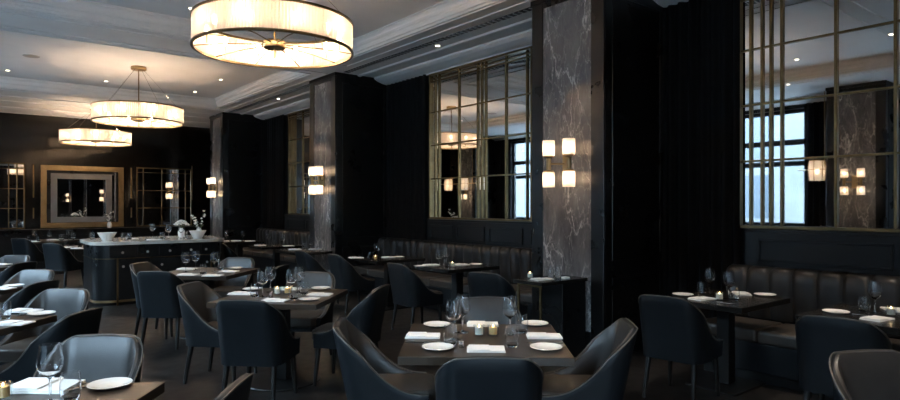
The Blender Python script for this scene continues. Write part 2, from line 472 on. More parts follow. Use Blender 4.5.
# ------------------------------------------------------------------ columns
def panel_frame_y(b, x0, x1, y, z0, z1, s=1, w=.022, d=.012):
    """raised moulding rectangle on a face looking along -y (s=1)"""
    for (xa, xb, za, zb) in ((x0, x1, z1 - w, z1), (x0, x1, z0, z0 + w), (x0, x0 + w, z0, z1), (x1 - w, x1, z0, z1)):
        b.box(xa, xb, min(y, y - s * d), max(y, y - s * d), za, zb, .004, 1)
def panel_frame_x(b, x, y0, y1, z0, z1, s=1, w=.022, d=.012):
    for (ya, yb, za, zb) in ((y0, y1, z1 - w, z1), (y0, y1, z0, z0 + w), (y0, y0 + w, z0, z1), (y1 - w, y1, z0, z1)):
        b.box(min(x, x - s * d), max(x, x - s * d), ya, yb, za, zb, .004, 1)
def column(y0, side):
    y1 = y0 + 1.0
    xf = 5.10 if side == 'right' else -1.10
    xa, xb = (xf, XR) if side == 'right' else (XL, xf)
    s = 1 if side == 'right' else -1
    b = MB(); b.box(xa, xb, y0, y1, 0, ZS)
    # face frame round the marble, thicker than the core
    f0, f1 = (xf - .03, xf) if side == 'right' else (xf, xf + .03)
    b.box(f0, f1, y0 - .0, y0 + .165, 0, ZS, .004, 1); b.box(f0, f1, y1 - .165, y1, 0, ZS, .004, 1)
    b.box(f0, f1, y0 + .165, y1 - .165, 3.74, ZS, .004, 1); b.box(f0, f1, y0 + .165, y1 - .165, 0, .24, .004, 1)
    b.box(f0 - (.012 if s > 0 else 0), f1 + (0 if s > 0 else .012), y0 - .012, y1 + .012, 3.80, ZS - .002, .003, 1)
    # panelled sides
    xm0, xm1 = min(xf, xf + s * .10), max(xf, xf + s * .95)
    lo, hi = (xf + .10, xf + .97) if side == 'right' else (XL + .03, xf - .10)
    panel_frame_y(b, lo, hi, y0, .30, .82, 1); panel_frame_y(b, lo, hi, y0, .98, 3.70, 1)
    panel_frame_y(b, lo, hi, y1, .30, .82, -1); panel_frame_y(b, lo, hi, y1, .98, 3.70, -1)
    o = struct(b.build('column', 'black_lacquer'), f'black panelled column on the {side} wall')
    mb = MB()
    mb.box(xf - .02 if s > 0 else xf, xf if s > 0 else xf + .02, y0 + .165, y1 - .165, .24, 3.74)
    mo = mb.build('marble_panel', 'marble', o)
    mo['label'] = 'grey marble slab with pale veins'
    return o
for y0 in COLS:
    column(y0, 'right'); column(y0, 'left')

# ------------------------------------------------------------------ mirrors, panels and curtains of the right wall
def wall_mirror(name, label, x, ybars, yl, yh, z0, z1, zbars, group=None):
    """brass barred mirror on the right wall; ybars = vertical bars, zbars = horizontal bars"""
    o = thing(name, label, 'mirror', (x, (yl + yh) / 2, z0), 0, group)
    def P(b, nm, m): return b.build(nm, m, o, (-x, -(yl + yh) / 2, -z0))
    P(MB().box(x - .006, x, yl, yh, z0, z1), 'mirror_glass', 'mirror')
    b = MB()
    b.box(x - .05, x, yl - .03, yl, z0 - .03, z1 + .03, .004, 1); b.box(x - .05, x, yh, yh + .03, z0 - .03, z1 + .03, .004, 1)
    b.box(x - .05, x, yl, yh, z0 - .03, z0, .004, 1); b.box(x - .05, x, yl, yh, z1, z1 + .03, .004, 1)
    P(b, 'frame', 'dark_brass')
    b = MB()
    for y in ybars: b.box(x - .03, x - .006, y - .013, y + .013, z0, z1, .003, 1)
    for z in zbars: b.box(x - .026, x - .006, yl, yh, z - .010, z + .010, .003, 1)
    P(b, 'lattice', 'dark_brass')
    return o
ZB = [1.985, 2.54, 3.09, 3.60, 3.65]
wall_mirror('lattice_mirror', 'brass barred wall mirror above the banquette at the right edge of the room', XR, [-.15, -.05, .3, .75, 1.20, 1.26, 1.72, 2.17, 2.635, 2.735, 2.82, 2.93], -.25, 3.03, 1.35, 3.70, ZB, 'barred mirrors on the panelled wall')
wall_mirror('lattice_mirror', 'brass barred wall mirror above the middle banquette, between the two nearer marble columns', XR, [6.02, 6.44, 6.88, 6.97, 7.06, 7.51, 8.03, 8.13], 5.93, 8.24, 1.35, 3.70, ZB, 'barred mirrors on the panelled wall')
wall_mirror('lattice_mirror', 'brass barred wall mirror above the far banquette, partly behind the second marble column', XR, [11.75, 12.2, 12.6, 12.7, 12.8, 13.2, 13.6, 13.7, 13.8], 11.6, 13.92, 1.35, 3.70, ZB, 'barred mirrors on the panelled wall')

n = 5
for (ya, yb, panels) in ((-.9, 2.96, ((-.75, .25), (.4, 1.55), (1.72, 2.84))), (4.9, 8.3, ((5.0, 5.9), (6.05, 6.75), (6.85, 7.5), (7.6, 8.2))), (10.6, 14.1, ((10.9, 11.9), (12.0, 12.9), (13.0, 13.9)))):
    b = MB()
    b.box(XR - .06, XR, ya, yb, 0, 1.30)
    b.box(XR - .085, XR, ya, yb, 1.285, 1.318, .006, 2)
    for p0, p1 in panels:
        panel_frame_x(b, XR - .06, p0, p1, .995, 1.225, 1, .025, .016)
    struct(b.build(f'trim_{n}', 'navy_lacquer'), 'blue black dado panels under the mirror'); n += 1
# strips of panelling beside the mirrors
for (ya, yb) in ((2.94, 2.97),):
    pass

def curtain(label, x, y0, y1, z0, z1, group, s=1, folds=9):
    b = MB(); N = folds * 10
    row = []
    for i in range(N + 1):
        t = i / N
        y = y0 + (y1 - y0) * t
        d = .05 * math.sin(t * folds * 2 * PI) + .012 * math.sin(t * folds * 4.7 + 1.)
        row.append((x - s * (.05 + .7 * d), y))
    zs = [z0, z0 + .6, (z0 + z1) / 2, z1 - .5, z1]
    sc = [1.0, .98, .95, .9, .8]
    verts, faces = [], []
    for off in (0, .012):
        for z, k in zip(zs, sc):
            for (px, py) in row:
                verts.append((x - s * .05 + (px - (x - s * .05)) * k + s * off, py, z))
    W = N + 1; H = len(zs)
    for f in range(2):
        for j in range(H - 1):
            for i in range(N):
                q = f * W * H + j * W + i
                faces.append((q, q + 1, q + W + 1, q + W))
    for j in range(H - 1):
        for i in (0, N):
            q = j * W + i
            faces.append((q, q + W, q + W + W * H, q + W * H))
    for j in (0, H - 1):
        for i in range(N):
            q = j * W + i
            faces.append((q, q + 1, q + 1 + W * H, q + W * H))
    b.poly(verts, faces, 0, True)
    o = b.build('curtain', 'curtain')
    return tag(o, label, 'curtain', group)
G = 'black curtains'
curtain('black floor length curtain between the near marble column and the barred mirror at right', XR - .01, 3.02, 3.88, .02, 3.74, G, 1, 7)
curtain('black floor length curtain between the second marble column and the middle barred mirror', XR - .01, 8.34, 9.58, .02, 3.74, G, 1, 10)
curtain('black floor length curtain between the farthest marble column and the far barred mirror', XR - .01, 14.15, 15.48, .02, 3.74, G, 1, 10)
for k, (ya, yb) in enumerate(((-.88, -.1), (3.12, 3.88), (4.92, 5.66), (8.94, 9.58), (10.62, 11.5), (14.72, 15.48))):
    curtain('black curtain beside a window, seen only in the mirrors', XL, ya, yb, .02, 3.74, 'window curtains seen in the mirrors', -1, 6)

# linear air slot in the soffit of the right wall
for k, (ya, yb, w) in enumerate(((-.8, 3.8, 'right'), (5.0, 9.5, 'middle'), (10.7, 15.4, 'far'))):
    b = MB(); b.box(5.18, 5.28, ya, yb, ZS - .008, ZS - .001)
    y = ya + .05
    while y < yb - .05:
        b.box(5.185, 5.275, y, y + .012, ZS - .013, ZS - .008, mi=1); y += .09
    v = tag(b.build('air_vent', ['black_metal', 'plaster']), f'long black air slot in the ceiling above the {w} banquette', 'vent', 'ceiling air slots')

# ------------------------------------------------------------------ back wall features
def back_rect(b, x0, x1, z0, z1, w, y0, y1, bev=.004):
    b.box(x0, x1, y0, y1, z1 - w, z1, bev, 1); b.box(x0, x1, y0, y1, z0, z0 + w, bev, 1)
    b.box(x0, x0 + w, y0, y1, z0 + w, z1 - w, bev, 1); b.box(x1 - w, x1, y0, y1, z0 + w, z1 - w, bev, 1)
gm = thing('framed_mirror', 'large mirror in a broad gold frame on the black back wall behind the sideboard', 'mirror', (2.4, YB, .97))
def PB(b, nm, m, o): return b.build(nm, m, o, tuple(-c for c in o.location))
b = MB(); back_rect(b, 1.49, 3.31, .985, 2.53, .125, YB - .07, YB); PB(b, 'frame', 'brass', gm)
b = MB(); back_rect(b, 1.615, 3.185, 1.11, 2.405, .085, YB - .045, YB); PB(b, 'backing', 'black_lacquer', gm)
b = MB(); back_rect(b, 1.70, 3.04, 1.115, 2.335, .135, YB - .06, YB); PB(b, 'inner_frame', 'frame_grey', gm)['label'] = 'pale grey inner frame'
b = MB(); b.box(3.10, 3.13, YB - .06, YB, 1.12, 2.39, .003, 1); PB(b, 'side_strip', 'frame_grey', gm)
b = MB(); b.box(1.70, 3.19, YB - .012, YB - .002, 1.11, 2.40); PB(b, 'mirror_glass', 'mirror', gm)

def grid_mirror(label, x0, x1, vb, hb, group):
    o = thing('grid_mirror', label, 'mirror', ((x0 + x1) / 2, YB, .99), 0, group)
    b = MB(); b.box(x0, x1, YB - .01, YB - .002, .99, 2.54); PB(b, 'mirror_glass', 'mirror', o)
    b = MB(); back_rect(b, x0 - .02, x1 + .02, .975, 2.555, .03, YB - .04, YB); PB(b, 'frame', 'dark_brass', o)
    b = MB()
    for x in vb: b.box(x - .012, x + .012, YB - .03, YB - .01, .99, 2.54, .003, 1)
    for z in hb: b.box(x0, x1, YB - .026, YB - .01, z - .010, z + .010, .003, 1)
    PB(b, 'lattice', 'dark_brass', o)
    return o
grid_mirror('brass gridded mirror on the black back wall, right of the gold framed mirror', 3.64, 5.01, [3.79, 4.25, 4.86], [1.47, 1.94, 2.42], 'gridded mirrors on the back wall')
grid_mirror('brass gridded mirror on the black back wall, left of the gold framed mirror', -.21, 1.16, [-.06, .40, .86, 1.02], [1.47, 1.94, 2.42], 'gridded mirrors on the back wall')
for x, w in ((1.35, 'left'), (3.50, 'right')):  # slim upright brass strips fixed flat on the wall as trim
    for (z0, z1, p) in ((1.73, 2.53, 'long upper'), (1.22, 1.48, 'short lower')):
        b = MB(); b.box(-.014, .014, -.018, 0, 0, z1 - z0, .004, 1)
        tag(b.build('brass_strip', 'brass', None, (x, YB, z0)), f'{p} upright brass strip on the black wall, {w} of the gold framed mirror', 'wall trim', 'brass strips on the back wall')
b = MB(); b.box(-.012, .012, -.018, 0, 0, .95, .004, 1)
tag(b.build('brass_strip', 'brass', None, (5.04, YB, 1.70)), 'upright brass strip on the black wall beside the farthest marble column', 'wall trim', 'brass strips on the back wall')

# ------------------------------------------------------------------ sconces
def make_sconce():
    o = thing('wall_sconce', '', 'wall lamp')
    # local: mounted on x=0, reaching out along -x; shades at y = +-.14
    b = MB(); b.box(-.022, 0, -.055, .055, -.12, .12, .006, 2); b.build('backplate', 'brass', o)
    for s in (-1, 1):
        y = .14 * s; x = -.145
        b = MB(); b.tube([(-.015, .03 * s, 0), (-.09, .07 * s, 0), (x, y, 0)], .010, 10); b.build('arm', 'brass', o)
        b = MB()
        b.lathe([(0, -.06), (.022, -.06), (.026, -.045), (.026, .045), (.022, .06), (0, .06)], 20, (x, y, 0))
        b.lathe([(0, .06), (.045, .066), (.058, .078), (.058, .086), (0, .086)], 24, (x, y, 0))
        b.lathe([(0, -.06), (.045, -.066), (.058, -.078), (.058, -.086), (0, -.086)], 24, (x, y, 0))
        b.build('lamp_holder', 'brass', o)
        for t in (-1, 1):
            z0, z1 = (.088, .25) if t > 0 else (-.25, -.088)
            b = MB(); b.lathe([(.062, z0), (.062, (z0 + z1) / 2), (.062, z1)], 48, (x, y, 0), scallop=.0025)
            sh = b.build('glass_shade', 'sconce_shade', o)
            b = MB(); zc = t * .16
            b.lathe([(0, -.04), (.013, -.032), (.015, 0), (.013, .032), (0, .04)], 10, (x, y, zc)); b.build('bulb', 'sconce_bulb', sh)
    return o
sc0 = make_sconce()
sc_spots = [(5.08, 4.38, 0, 'two armed brass sconce with four glass shades on the near marble column'),
            (5.08, 10.08, 0, 'two armed brass sconce with four glass shades on the second marble column'),
            (5.08, 15.98, 0, 'two armed brass sconce with four glass shades on the farthest marble column'),
            (5.08, -7.22, 0, '')]
for y0 in COLS: sc_spots.append((-1.08, y0 + .5, PI, ''))
for k, (x, y, rz, lab) in enumerate(sc_spots):
    g = 'sconces on the marble columns' if lab else 'sconces seen only in the mirrors'
    lab = lab or 'two armed brass sconce on a column opposite, seen only in the mirrors'
    if k == 0:
        sc0.location = (x, y, 1.99); sc0.rotation_euler.z = rz; tag(sc0, lab, None, g)
    else:
        dup(sc0, (x, y, 1.99), rz, lab, g)

# ------------------------------------------------------------------ drum chandeliers
def make_chandelier(Rr=.75, h=.27):
    """origin at the bottom ring's centre"""
    o = thing('chandelier', '', 'chandelier')
    top = CH_TOP
    b = MB(); b.lathe([(Rr, 0), (Rr, h * .5), (Rr, h)], 320, scallop=-.006); b.build('shade', 'shade', o)
    for z, nm in ((0, 'bottom_ring'), (h, 'top_ring')):
        b = MB(); b.lathe([(Rr - .016, z - .011), (Rr + .008, z - .011), (Rr + .008, z + .011), (Rr - .016, z + .011)], 96, closed=True, smooth=False); b.build(nm, 'dark_brass', o)
    b = MB(); b.lathe([(0, .025), (.10, .025), (.105, .035), (.105, .085), (.10, .095), (0, .095)], 32); b.build('hub', 'brass', o)
    b = MB(); b.lathe([(0, -.075), (.008, -.07), (.008, .03), (0, .03)], 10); b.build('finial', 'brass', o)
    b = MB(); b.tube([(0, 0, .09), (0, 0, top)], .010, 10); b.build('stem', 'dark_brass', o)
    b = MB(); b.lathe([(0, top), (.125, top), (.13, top - .012), (.13, top - .05), (.12, top - .06), (0, top - .06)], 32); b.build('canopy', 'brass', o)
    for k in range(10):
        a = 2 * PI * (k + .3) / 10
        c, s = math.cos(a), math.sin(a)
        b = MB(); b.tube([(.10 * c, .10 * s, .06), (.45 * c, .45 * s, .045), ((Rr - .012) * c, (Rr - .012) * s, .012)], .0055, 6); b.build('spoke', 'dark_brass', o)
        r = Rr - .13
        b = MB()
        b.lathe([(0, -.045), (.016, -.036), (.02, 0), (.016, .036), (0, .045)], 8, (r * c, r * s, h * .60)); b.build('bulb', 'bulb', o)
        b = MB(); b.tube([(r * c, r * s, .04), (r * c, r * s, h * .60 - .045)], .006, 6); b.build('lamp_holder', 'dark_brass', o)
    for k in range(4):
        a = 2 * PI * (k + .35) / 4
        c, s = math.cos(a), math.sin(a)
        b = MB(); b.tube([(.09 * c, .09 * s, top - .05), (Rr * c, Rr * s, h)], .003, 5); b.build('cable', 'steel', o)
    return o
CH_TOP = ZT - 3.05
ch0 = make_chandelier()
spots = [(2.38, 5.75, 3.05, 'nearest drum chandelier of ribbed glass with a brass hub seen from below'),
         (2.51, 12.28, 3.05, 'middle drum chandelier of ribbed glass, hung above the sideboard by a brass rod'),
         (2.45, -.7, 3.05, ''), ]
for k, (x, y, z, lab) in enumerate(spots):
    g = 'drum chandeliers' if lab else None
    lab = lab or 'drum chandelier of ribbed glass behind the camera, seen only in the mirrors'
    if k == 0: ch0.location = (x, y, z); tag(ch0, lab, None, g)
    else: dup(ch0, (x, y, z), R(11 * k), lab, g)
CH_TOP = ZS - 3.02
ch3 = make_chandelier()
ch3.location = (2.50, 16.75, 3.02); tag(ch3, 'farthest drum chandelier of ribbed glass, close to the black back wall', None, 'drum chandeliers')

# lantern lamps on brass rails along the window side, seen in the mirrors
def make_lantern_rail(nl):
    o = thing('lantern_pendant', '', 'pendant lamp')
    L = .85 * (nl - 1)
    b = MB(); b.tube([(0, -L / 2 - .35, 0), (0, L / 2 + .35, 0)], .012, 8); b.build('rail', 'brass', o)
    for s in (-1, 1):
        b = MB(); b.tube([(0, s * L / 3, 0), (0, s * L / 3, ZS - 2.28)], .008, 8); b.build('stem', 'brass', o)
    for k in range(nl):
        y = -L / 2 + .85 * k
        b = MB(); b.lathe([(.13, -.22), (.15, 0), (.13, .17)], 24, (0, y, 0)); sh = b.build('glass_shade', 'sconce_shade', o)
        b = MB(); b.lathe([(0, -.06), (.03, -.05), (.035, 0), (.03, .05), (0, .06)], 10, (0, y, -.03)); b.build('bulb', 'lantern_bulb', sh)
        b = MB()
        for j in range(6):
            a = 2 * PI * j / 6
            b.tube([(.14 * math.cos(a), y + .14 * math.sin(a), -.23), (.16 * math.cos(a), y + .16 * math.sin(a), 0), (.14 * math.cos(a), y + .14 * math.sin(a), .18)], .007, 6)
        b.tube([(.165 * math.cos(2 * PI * j / 24), y + .165 * math.sin(2 * PI * j / 24), 0) for j in range(24)], .007, 6, closed=True)
        b.lathe([(.0, .18), (.14, .18), (.14, .195), (0, .20)], 24, (0, y, 0))
        b.build('cage', 'brass', o)
    return o
for nl, y, z in ((2, 4.75, 2.27), (4, 16.3, 2.27)):
    o = make_lantern_rail(nl); o.location = (-1.35 if nl == 2 else -.9, y, z)
    tag(o, 'row of brass caged lanterns on a rail, seen only in the mirrors', None, 'lantern rails seen in the mirrors')

# ------------------------------------------------------------------ downlights and a ceiling speaker
dl = thing('downlight', '', 'ceiling light')
b = MB(); b.lathe([(.035, -.004), (.05, -.006), (.055, -.001), (.035, .0)], 24, closed=True); b.build('rim', 'pale_metal', dl)
b = MB(); b.lathe([(0, -.002), (.035, -.002), (.035, -.0005), (0, -.0005)], 20); b.build('lens', 'spot', dl)
first = True
for (x, y, z, lab) in ((.66, 14.1, ZT, 'small round downlight in the ceiling tray, leftmost of the far row'),
                       (2.28, 14.1, ZT, 'small round downlight in the ceiling tray, left of the middle chandelier cables'),
                       (4.04, 14.2, ZT, 'small round downlight in the ceiling tray, right of the middle chandelier rod'),
                       (4.05, 12.5, ZT, 'small round downlight in the ceiling tray, right end of the nearer row'),
                       (2.29, 8.2, ZT, 'small round downlight in the ceiling just left of the nearest chandelier'),
                       (5.38, 12.8, ZS, 'small round downlight in the side soffit beyond the second marble column'),
                       (5.40, 7.1, ZS, 'small round downlight in the side soffit above the middle barred mirror'),
                       (5.40, 1.4, ZS, 'small round downlight in the soffit above the right banquette, seen in mirrors')):
    if first: dl.location = (x, y, z); tag(dl, lab, None, 'ceiling downlights'); first = False
    else: dup(dl, (x, y, z), 0, lab, 'ceiling downlights')
# lamps of the downlights: each throws a soft pool on the table it is set over
def lamp(x, y, z, tx, ty, power, cone=40):
    ld_ = bpy.data.lights.new('downlight_lamp', 'SPOT'); ld_.energy = power; ld_.color = (1., .85, .68)
    ld_.spot_size = R(cone); ld_.spot_blend = .9; ld_.shadow_soft_size = .05
    o = bpy.data.objects.new('downlight_lamp', ld_); COL.objects.link(o)
    o.location = (x, y, z - .03)
    o.rotation_euler = (Vector((tx, ty, .75)) - Vector((x, y, z - .03))).to_track_quat('-Z', 'Y').to_euler()
extra = set()
for (x, y, z, tx, ty, e) in ((2.44, 2.82, ZS, 2.44, 2.76, 1.), (1.0, 4.6, ZT, 2.2, 5.2, .95), (2.29, 8.2, ZT, 2.2, 7.4, .85), (0., 3.0, ZS, .07, 2.9, .75), (-.1, 5.2, ZS, -.1, 5.2, .55), (-.1, 7.35, ZS, -.1, 7.35, .7), (-.1, 9.6, ZS, 0, 9.8, .7),
                             (5.40, 2.6, ZS, 5.15, 2.65, .8), (5.40, 1.4, ZS, 5.15, 1.55, .8), (5.40, 7.1, ZS, 5.05, 6.3, .7), (5.40, 7.1, ZS, 4.95, 7.85, .7), (5.38, 12.8, ZS, 4.8, 11.6, .7), (5.38, 12.8, ZS, 4.75, 13.5, .7),
                             (5.38, 12.8, ZS, 4.75, 10.2, .8), (2.28, 14.1, ZT, 1.8, 13.7, .9), (.66, 14.1, ZT, 1.45, 16.3, 1.), (2.28, 14.1, ZT, 2.5, 11.2, .8), (3.43, 1.2, ZS, 3.2, .9, .5)):
    if y < 10 and (x, y) not in ((2.29, 8.2), (5.40, 7.1), (5.40, 1.4)) and (x, y) not in extra:
        extra.add((x, y)); dup(dl, (x, y, z), 0, 'small round ceiling downlight overhead, seen only in the mirrors', 'overhead downlights seen only in the mirrors')
    lamp(x, y, z, tx, ty, LAMP * e)
sp = thing('ceiling_speaker', 'flat round white speaker grille in the ceiling tray above the left tables', 'speaker', (.91, 12.5, ZT))
b = MB(); b.lathe([(.10, -.006), (.12, -.008), (.125, -.001), (.10, -.001)], 32, closed=True); b.build('rim', 'pale_metal', sp)
b = MB(); b.lathe([(0, -.004), (.10, -.004), (.10, -.001), (0, -.001)], 32); b.build('grille', 'pale_metal', sp)

# ------------------------------------------------------------------ banquettes
def banquette(label, y0, y1, group):
    o = thing('banquette', label, 'bench', (5.7, (y0 + y1) / 2, 0), 0, group)
    def P(b, nm, m): return b.build(nm, m, o, (-5.7, -(y0 + y1) / 2, 0))
    b = MB(); b.box(5.46, 6.03, y0 + .02, y1 - .02, 0, .10, .004, 1); P(b, 'plinth', 'table_metal')
    b = MB(); b.box(5.38, 6.03, y0, y1, .10, .355, .012, 2); P(b, 'base', 'leather_out')
    n = max(1, round((y1 - y0) / .6))
    for k in range(n):
        a, c = y0 + (y1 - y0) * k / n, y0 + (y1 - y0) * (k + 1) / n
        b = MB(); b.box(5.35, 5.90, a + .002, c - .002, .357, .475, .028, 3); P(b, 'seat_cushion', 'leather_seat')
    # channel tufted back: rows of (x, z) swept along y, swelling between seams
    nch = max(1, round((y1 - y0) / .205)); N = nch * 10
    rows = [(5.915, .48), (5.90, .56), (5.885, .70), (5.88, .84), (5.885, .91), (5.905, .945), (5.94, .962), (5.99, .965), (6.03, .962)]
    verts, faces = [], []
    for i in range(N + 1):
        y = y0 + (y1 - y0) * i / N
        ph = (i % 10) / 10
        sw = (abs(math.sin(PI * ph)) ** .45)
        for j, (x, z) in enumerate(rows):
            k = 1 if j < 7 else .3
            verts.append((x + .032 * k * (1 - sw), y, z - (.020 * (1 - sw) if 3 < j < 8 else 0)))
        verts.append((6.035, y, .962)); verts.append((6.035, y, .48))
    W = len(rows) + 2
    for i in range(N):
        for j in range(W):
            j2 = (j + 1) % W
            faces.append((i * W + j, i * W + j2, (i + 1) * W + j2, (i + 1) * W + j))
    faces.append(tuple(range(W))); faces.append(tuple(reversed(range(N * W, N * W + W))))
    b = MB(); b.poly(verts, faces, 0, True); P(b, 'backrest', 'leather_bench')
    return o
G = 'channel tufted banquettes'
banquette('charcoal channel tufted banquette along the panelled wall at the right edge', -.85, 3.07, G)
banquette('charcoal channel tufted banquette under the middle barred mirror, left of the near marble column', 4.93, 9.56, G)
banquette('charcoal channel tufted banquette at the far end, beyond the second marble column', 10.65, 15.45, G)

# ------------------------------------------------------------------ chairs
def u_path():
    """half plan outline of the tub from the middle of the back to the front of one arm: (x, y, rim height, back weight)"""
    pts = []
    for i in range(5): pts.append((.155 * i / 4, -.265, .850 - .006 * (i / 4) ** 2, 1.))
    for i in range(1, 9):
        a = R(-90 + 90 * i / 8)
        t = i / 8
        pts.append((.155 + .107 * math.cos(a), -.135 + .13 * math.sin(a), .844 - .160 * t ** 1.5, 1. - .55 * t))
    for i in range(1, 11):
        t = i / 10
        y = -.135 + .355 * t
        pts.append((.262 - .012 * t, y, .466 + .218 * (1 - t) ** 2.5, .45 * (1 - t)))
    return pts
def make_chair():
    o = thing('dining_chair', '', 'chair')
    half = u_path()
    path = [(-x, y, z, w) for x, y, z, w in reversed(half[1:])] + half
    n = len(path); nrm = []
    for i in range(n):
        a = Vector(path[max(i - 1, 0)][:2]); c = Vector(path[min(i + 1, n - 1)][:2])
        d = (c - a).normalized(); nrm.append(Vector((d.y, -d.x)))       # outward
    def pt(i, off, z):
        x, y, zt, w = path[i]
        f = max(0., (z - .40) / .45)
        lean = .075 * w * f
        k = .955 + .06 * min(1., max(0., (z - .34) / .45))
        return Vector((x * k - nrm[i].x * off, y * k - lean - nrm[i].y * off, z))
    TK = .042
    rows = []
    zb = .335
    for fr in (0, .2, .45, .7, .88): rows.append((0, lambda i, fr=fr: (0., zb + (path[i][2] - .016 - zb) * fr)))
    rows.append((0, lambda i: (0., path[i][2] - .016)))
    rows.append((0, lambda i: (.006, path[i][2] - .004)))
    rows.append((1, lambda i: (TK * .5, path[i][2])))
    rows.append((1, lambda i: (TK - .006, path[i][2] - .004)))
    rows.append((1, lambda i: (TK, path[i][2] - .016)))
    for fr in (.75, .45, .15): rows.append((1, lambda i, fr=fr: (TK + .006 * math.sin(PI * fr), .40 + (path[i][2] - .016 - .40) * fr)))
    rows.append((1, lambda i: (TK, .36)))
    verts, faces, mis = [], [], []
    W = len(rows)
    for i in range(n):
        for _, f in rows:
            off, z = f(i); verts.append(pt(i, off, z))
    b = MB()
    vs = [b.bm.verts.new(v) for v in verts]
    for i in range(n - 1):
        for j in range(W):
            j2 = (j + 1) % W
            f = b.bm.faces.new([vs[i * W + j], vs[(i + 1) * W + j], vs[(i + 1) * W + j2], vs[i * W + j2]])
            f.smooth = True; f.material_index = 1 if (j >= 7 and j < W - 1) else 0
    for i in (0, n - 1):
        f = b.bm.faces.new([vs[i * W + j] for j in range(W)]); f.material_index = 0
    b.build('backrest', ['leather_out', 'leather_in'], o)
    b = MB(); b.tube([pt(i, .001, path[i][2] - .006) + Vector((0, 0, .002)) for i in range(n)], .0045, 6); b.build('piping', 'piping', o)
    # seat: fills the tub, rounded front
    out = []
    for i in range(n):
        p = pt(i, TK + .003, .42); out.append((p.x, p.y))
    out += [(.16, .262), (.06, .272), (-.06, .272), (-.16, .262)]
    b = MB(); b.extrude_z(out, .375, .475, 0, .022, True); b.build('seat', 'leather_seat', o)
    out2 = []
    for i in range(n):
        p = pt(i, TK * .6, .37); out2.append((p.x, p.y))
    out2 += [(.16, .25), (.06, .26), (-.06, .26), (-.16, .25)]
    b = MB(); b.extrude_z(out2, .337, .374, 0, .004); b.build('seat_frame', 'leather_out', o)
    for sx in (-1, 1):
        for y0, y1 in ((.19, .215), (-.19, -.245)):
            b = MB(); b.tube([(.185 * sx, y0, .345), (.205 * sx, y1, 0)], .024, 10, r1=.014); b.build('leg', 'dark_leg', o)
    return o
chair0 = make_chair()
FW = -38.4   # a chair facing the way the camera looks
chairs = []
def C(lat, dep, face, label, group, jit=0.):
    x, y = ld(lat, dep)
    chairs.append((x, y, R(FW + {'away': 0, 'right': -90, 'camera': 180, 'left': 90}[face] + jit), label, group))
g = 'chairs around the front centre table'
C(.19, 3.17, 'away', 'navy leather tub chair at the front centre table, back to the camera', g, 0)
C(-.35, 3.74, 'right', 'leather tub chair at the left side of the front centre table, taupe seat showing', g, 4)
C(.75, 3.72, 'left', 'leather tub chair at the right side of the front centre table, taupe seat showing', g, -4)
C(.275, 4.37, 'camera', 'leather tub chair at the far side of the front centre table, behind the glasses', g, 2)
g = 'chairs around the second centre table'
C(-1.50, 4.88, 'away', 'navy leather tub chair at the second centre table, back to the camera', g, -7)
C(-2.03, 5.50, 'right', 'leather tub chair at the left side of the second centre table, brown lining showing', g, -8)
C(-.905, 5.42, 'left', 'leather tub chair at the right side of the second centre table, turned left', g, -12)
C(-1.46, 6.14, 'camera', 'leather tub chair at the far side of the second centre table', g, -6)
g = 'chairs around the table before the sideboard'
C(-3.10, 6.86, 'away', 'navy leather tub chair at the table before the sideboard, back to the camera', g, -7)
C(-3.46, 7.46, 'right', 'leather tub chair against the sideboard, brown lining showing, facing right', g, -7)
C(-2.27, 7.22, 'left', 'leather tub chair right of the table before the sideboard, only its curved rim lit', g, -8)
C(-2.87, 7.95, 'camera', 'leather tub chair at the far side of the table before the sideboard', g, -6)
g = 'chairs at the window side tables'
C(-1.87, 3.00, 'camera', 'leather tub chair facing the camera behind the front left table, lit blue', g, 0)
C(-1.17, 2.43, 'left', 'leather tub chair tip at the bottom edge, right of the front left table', g, 0)
C(-3.24, 4.84, 'camera', 'leather tub chair facing the camera behind the second left table, lit blue', g, -3)
C(-2.76, 4.12, 'left', 'dark leather tub chair right of the second left table, back to the aisle', g, -4)
C(-4.52, 6.37, 'camera', 'leather tub chair facing the camera behind the third left table, lit blue', g, -5)
C(-4.06, 5.70, 'left', 'dark leather tub chair right of the third left table, back to the aisle', g, -6)
C(-6.12, 8.32, 'camera', 'leather tub chair facing the camera behind the fourth left table, at picture edge', g, -5)
C(-5.55, 7.60, 'left', 'dark leather tub chair right of the fourth left table, back to the aisle', g, -6)
g = 'chairs beyond the window side tables'
C(-7.22, 11.55, 'away', 'navy leather tub chair at the table left of the sideboard, back turned', g, -12)
C(-9.10, 13.38, 'away', 'navy leather tub chair at the farthest left table, back turned', g, -10)
C(2.05, 2.64, 'camera', 'taupe lined leather tub chair at the bottom right corner, facing the camera', 'single chairs', 8)
def CX_(x, y, label, rz=-90):
    chairs.append((x, y, R(rz), label, 'chairs facing the banquettes'))
CX_(4.57, 2.74, 'dark leather tub chair facing the banquette table by the black curtain, back turned', -84)
CX_(4.60, 1.56, 'dark leather tub chair facing the banquette table at the right edge, back turned', -82)
CX_(4.42, 6.22, 'navy leather tub chair facing the near table of the middle banquette')
CX_(4.48, 7.92, 'navy leather tub chair facing the far table of the middle banquette')
CX_(4.40, 8.85, 'dark leather tub chair before the second marble column, partly behind another chair')
CX_(4.56, 4.90, 'dark leather tub chair left of the console at the near marble column', -72)
CX_(4.10, 13.4, 'dark leather tub chair facing the far table of the far banquette')
CX_(4.08, 11.6, 'dark leather tub chair facing the near table of the far banquette')
for k, (x, y, rz, lab, g) in enumerate(chairs):
    if k == 0:
        chair0.location = (x, y, 0); chair0.rotation_euler.z = rz; tag(chair0, lab, None, g)
    else: dup(chair0, (x, y, 0), rz, lab, g)

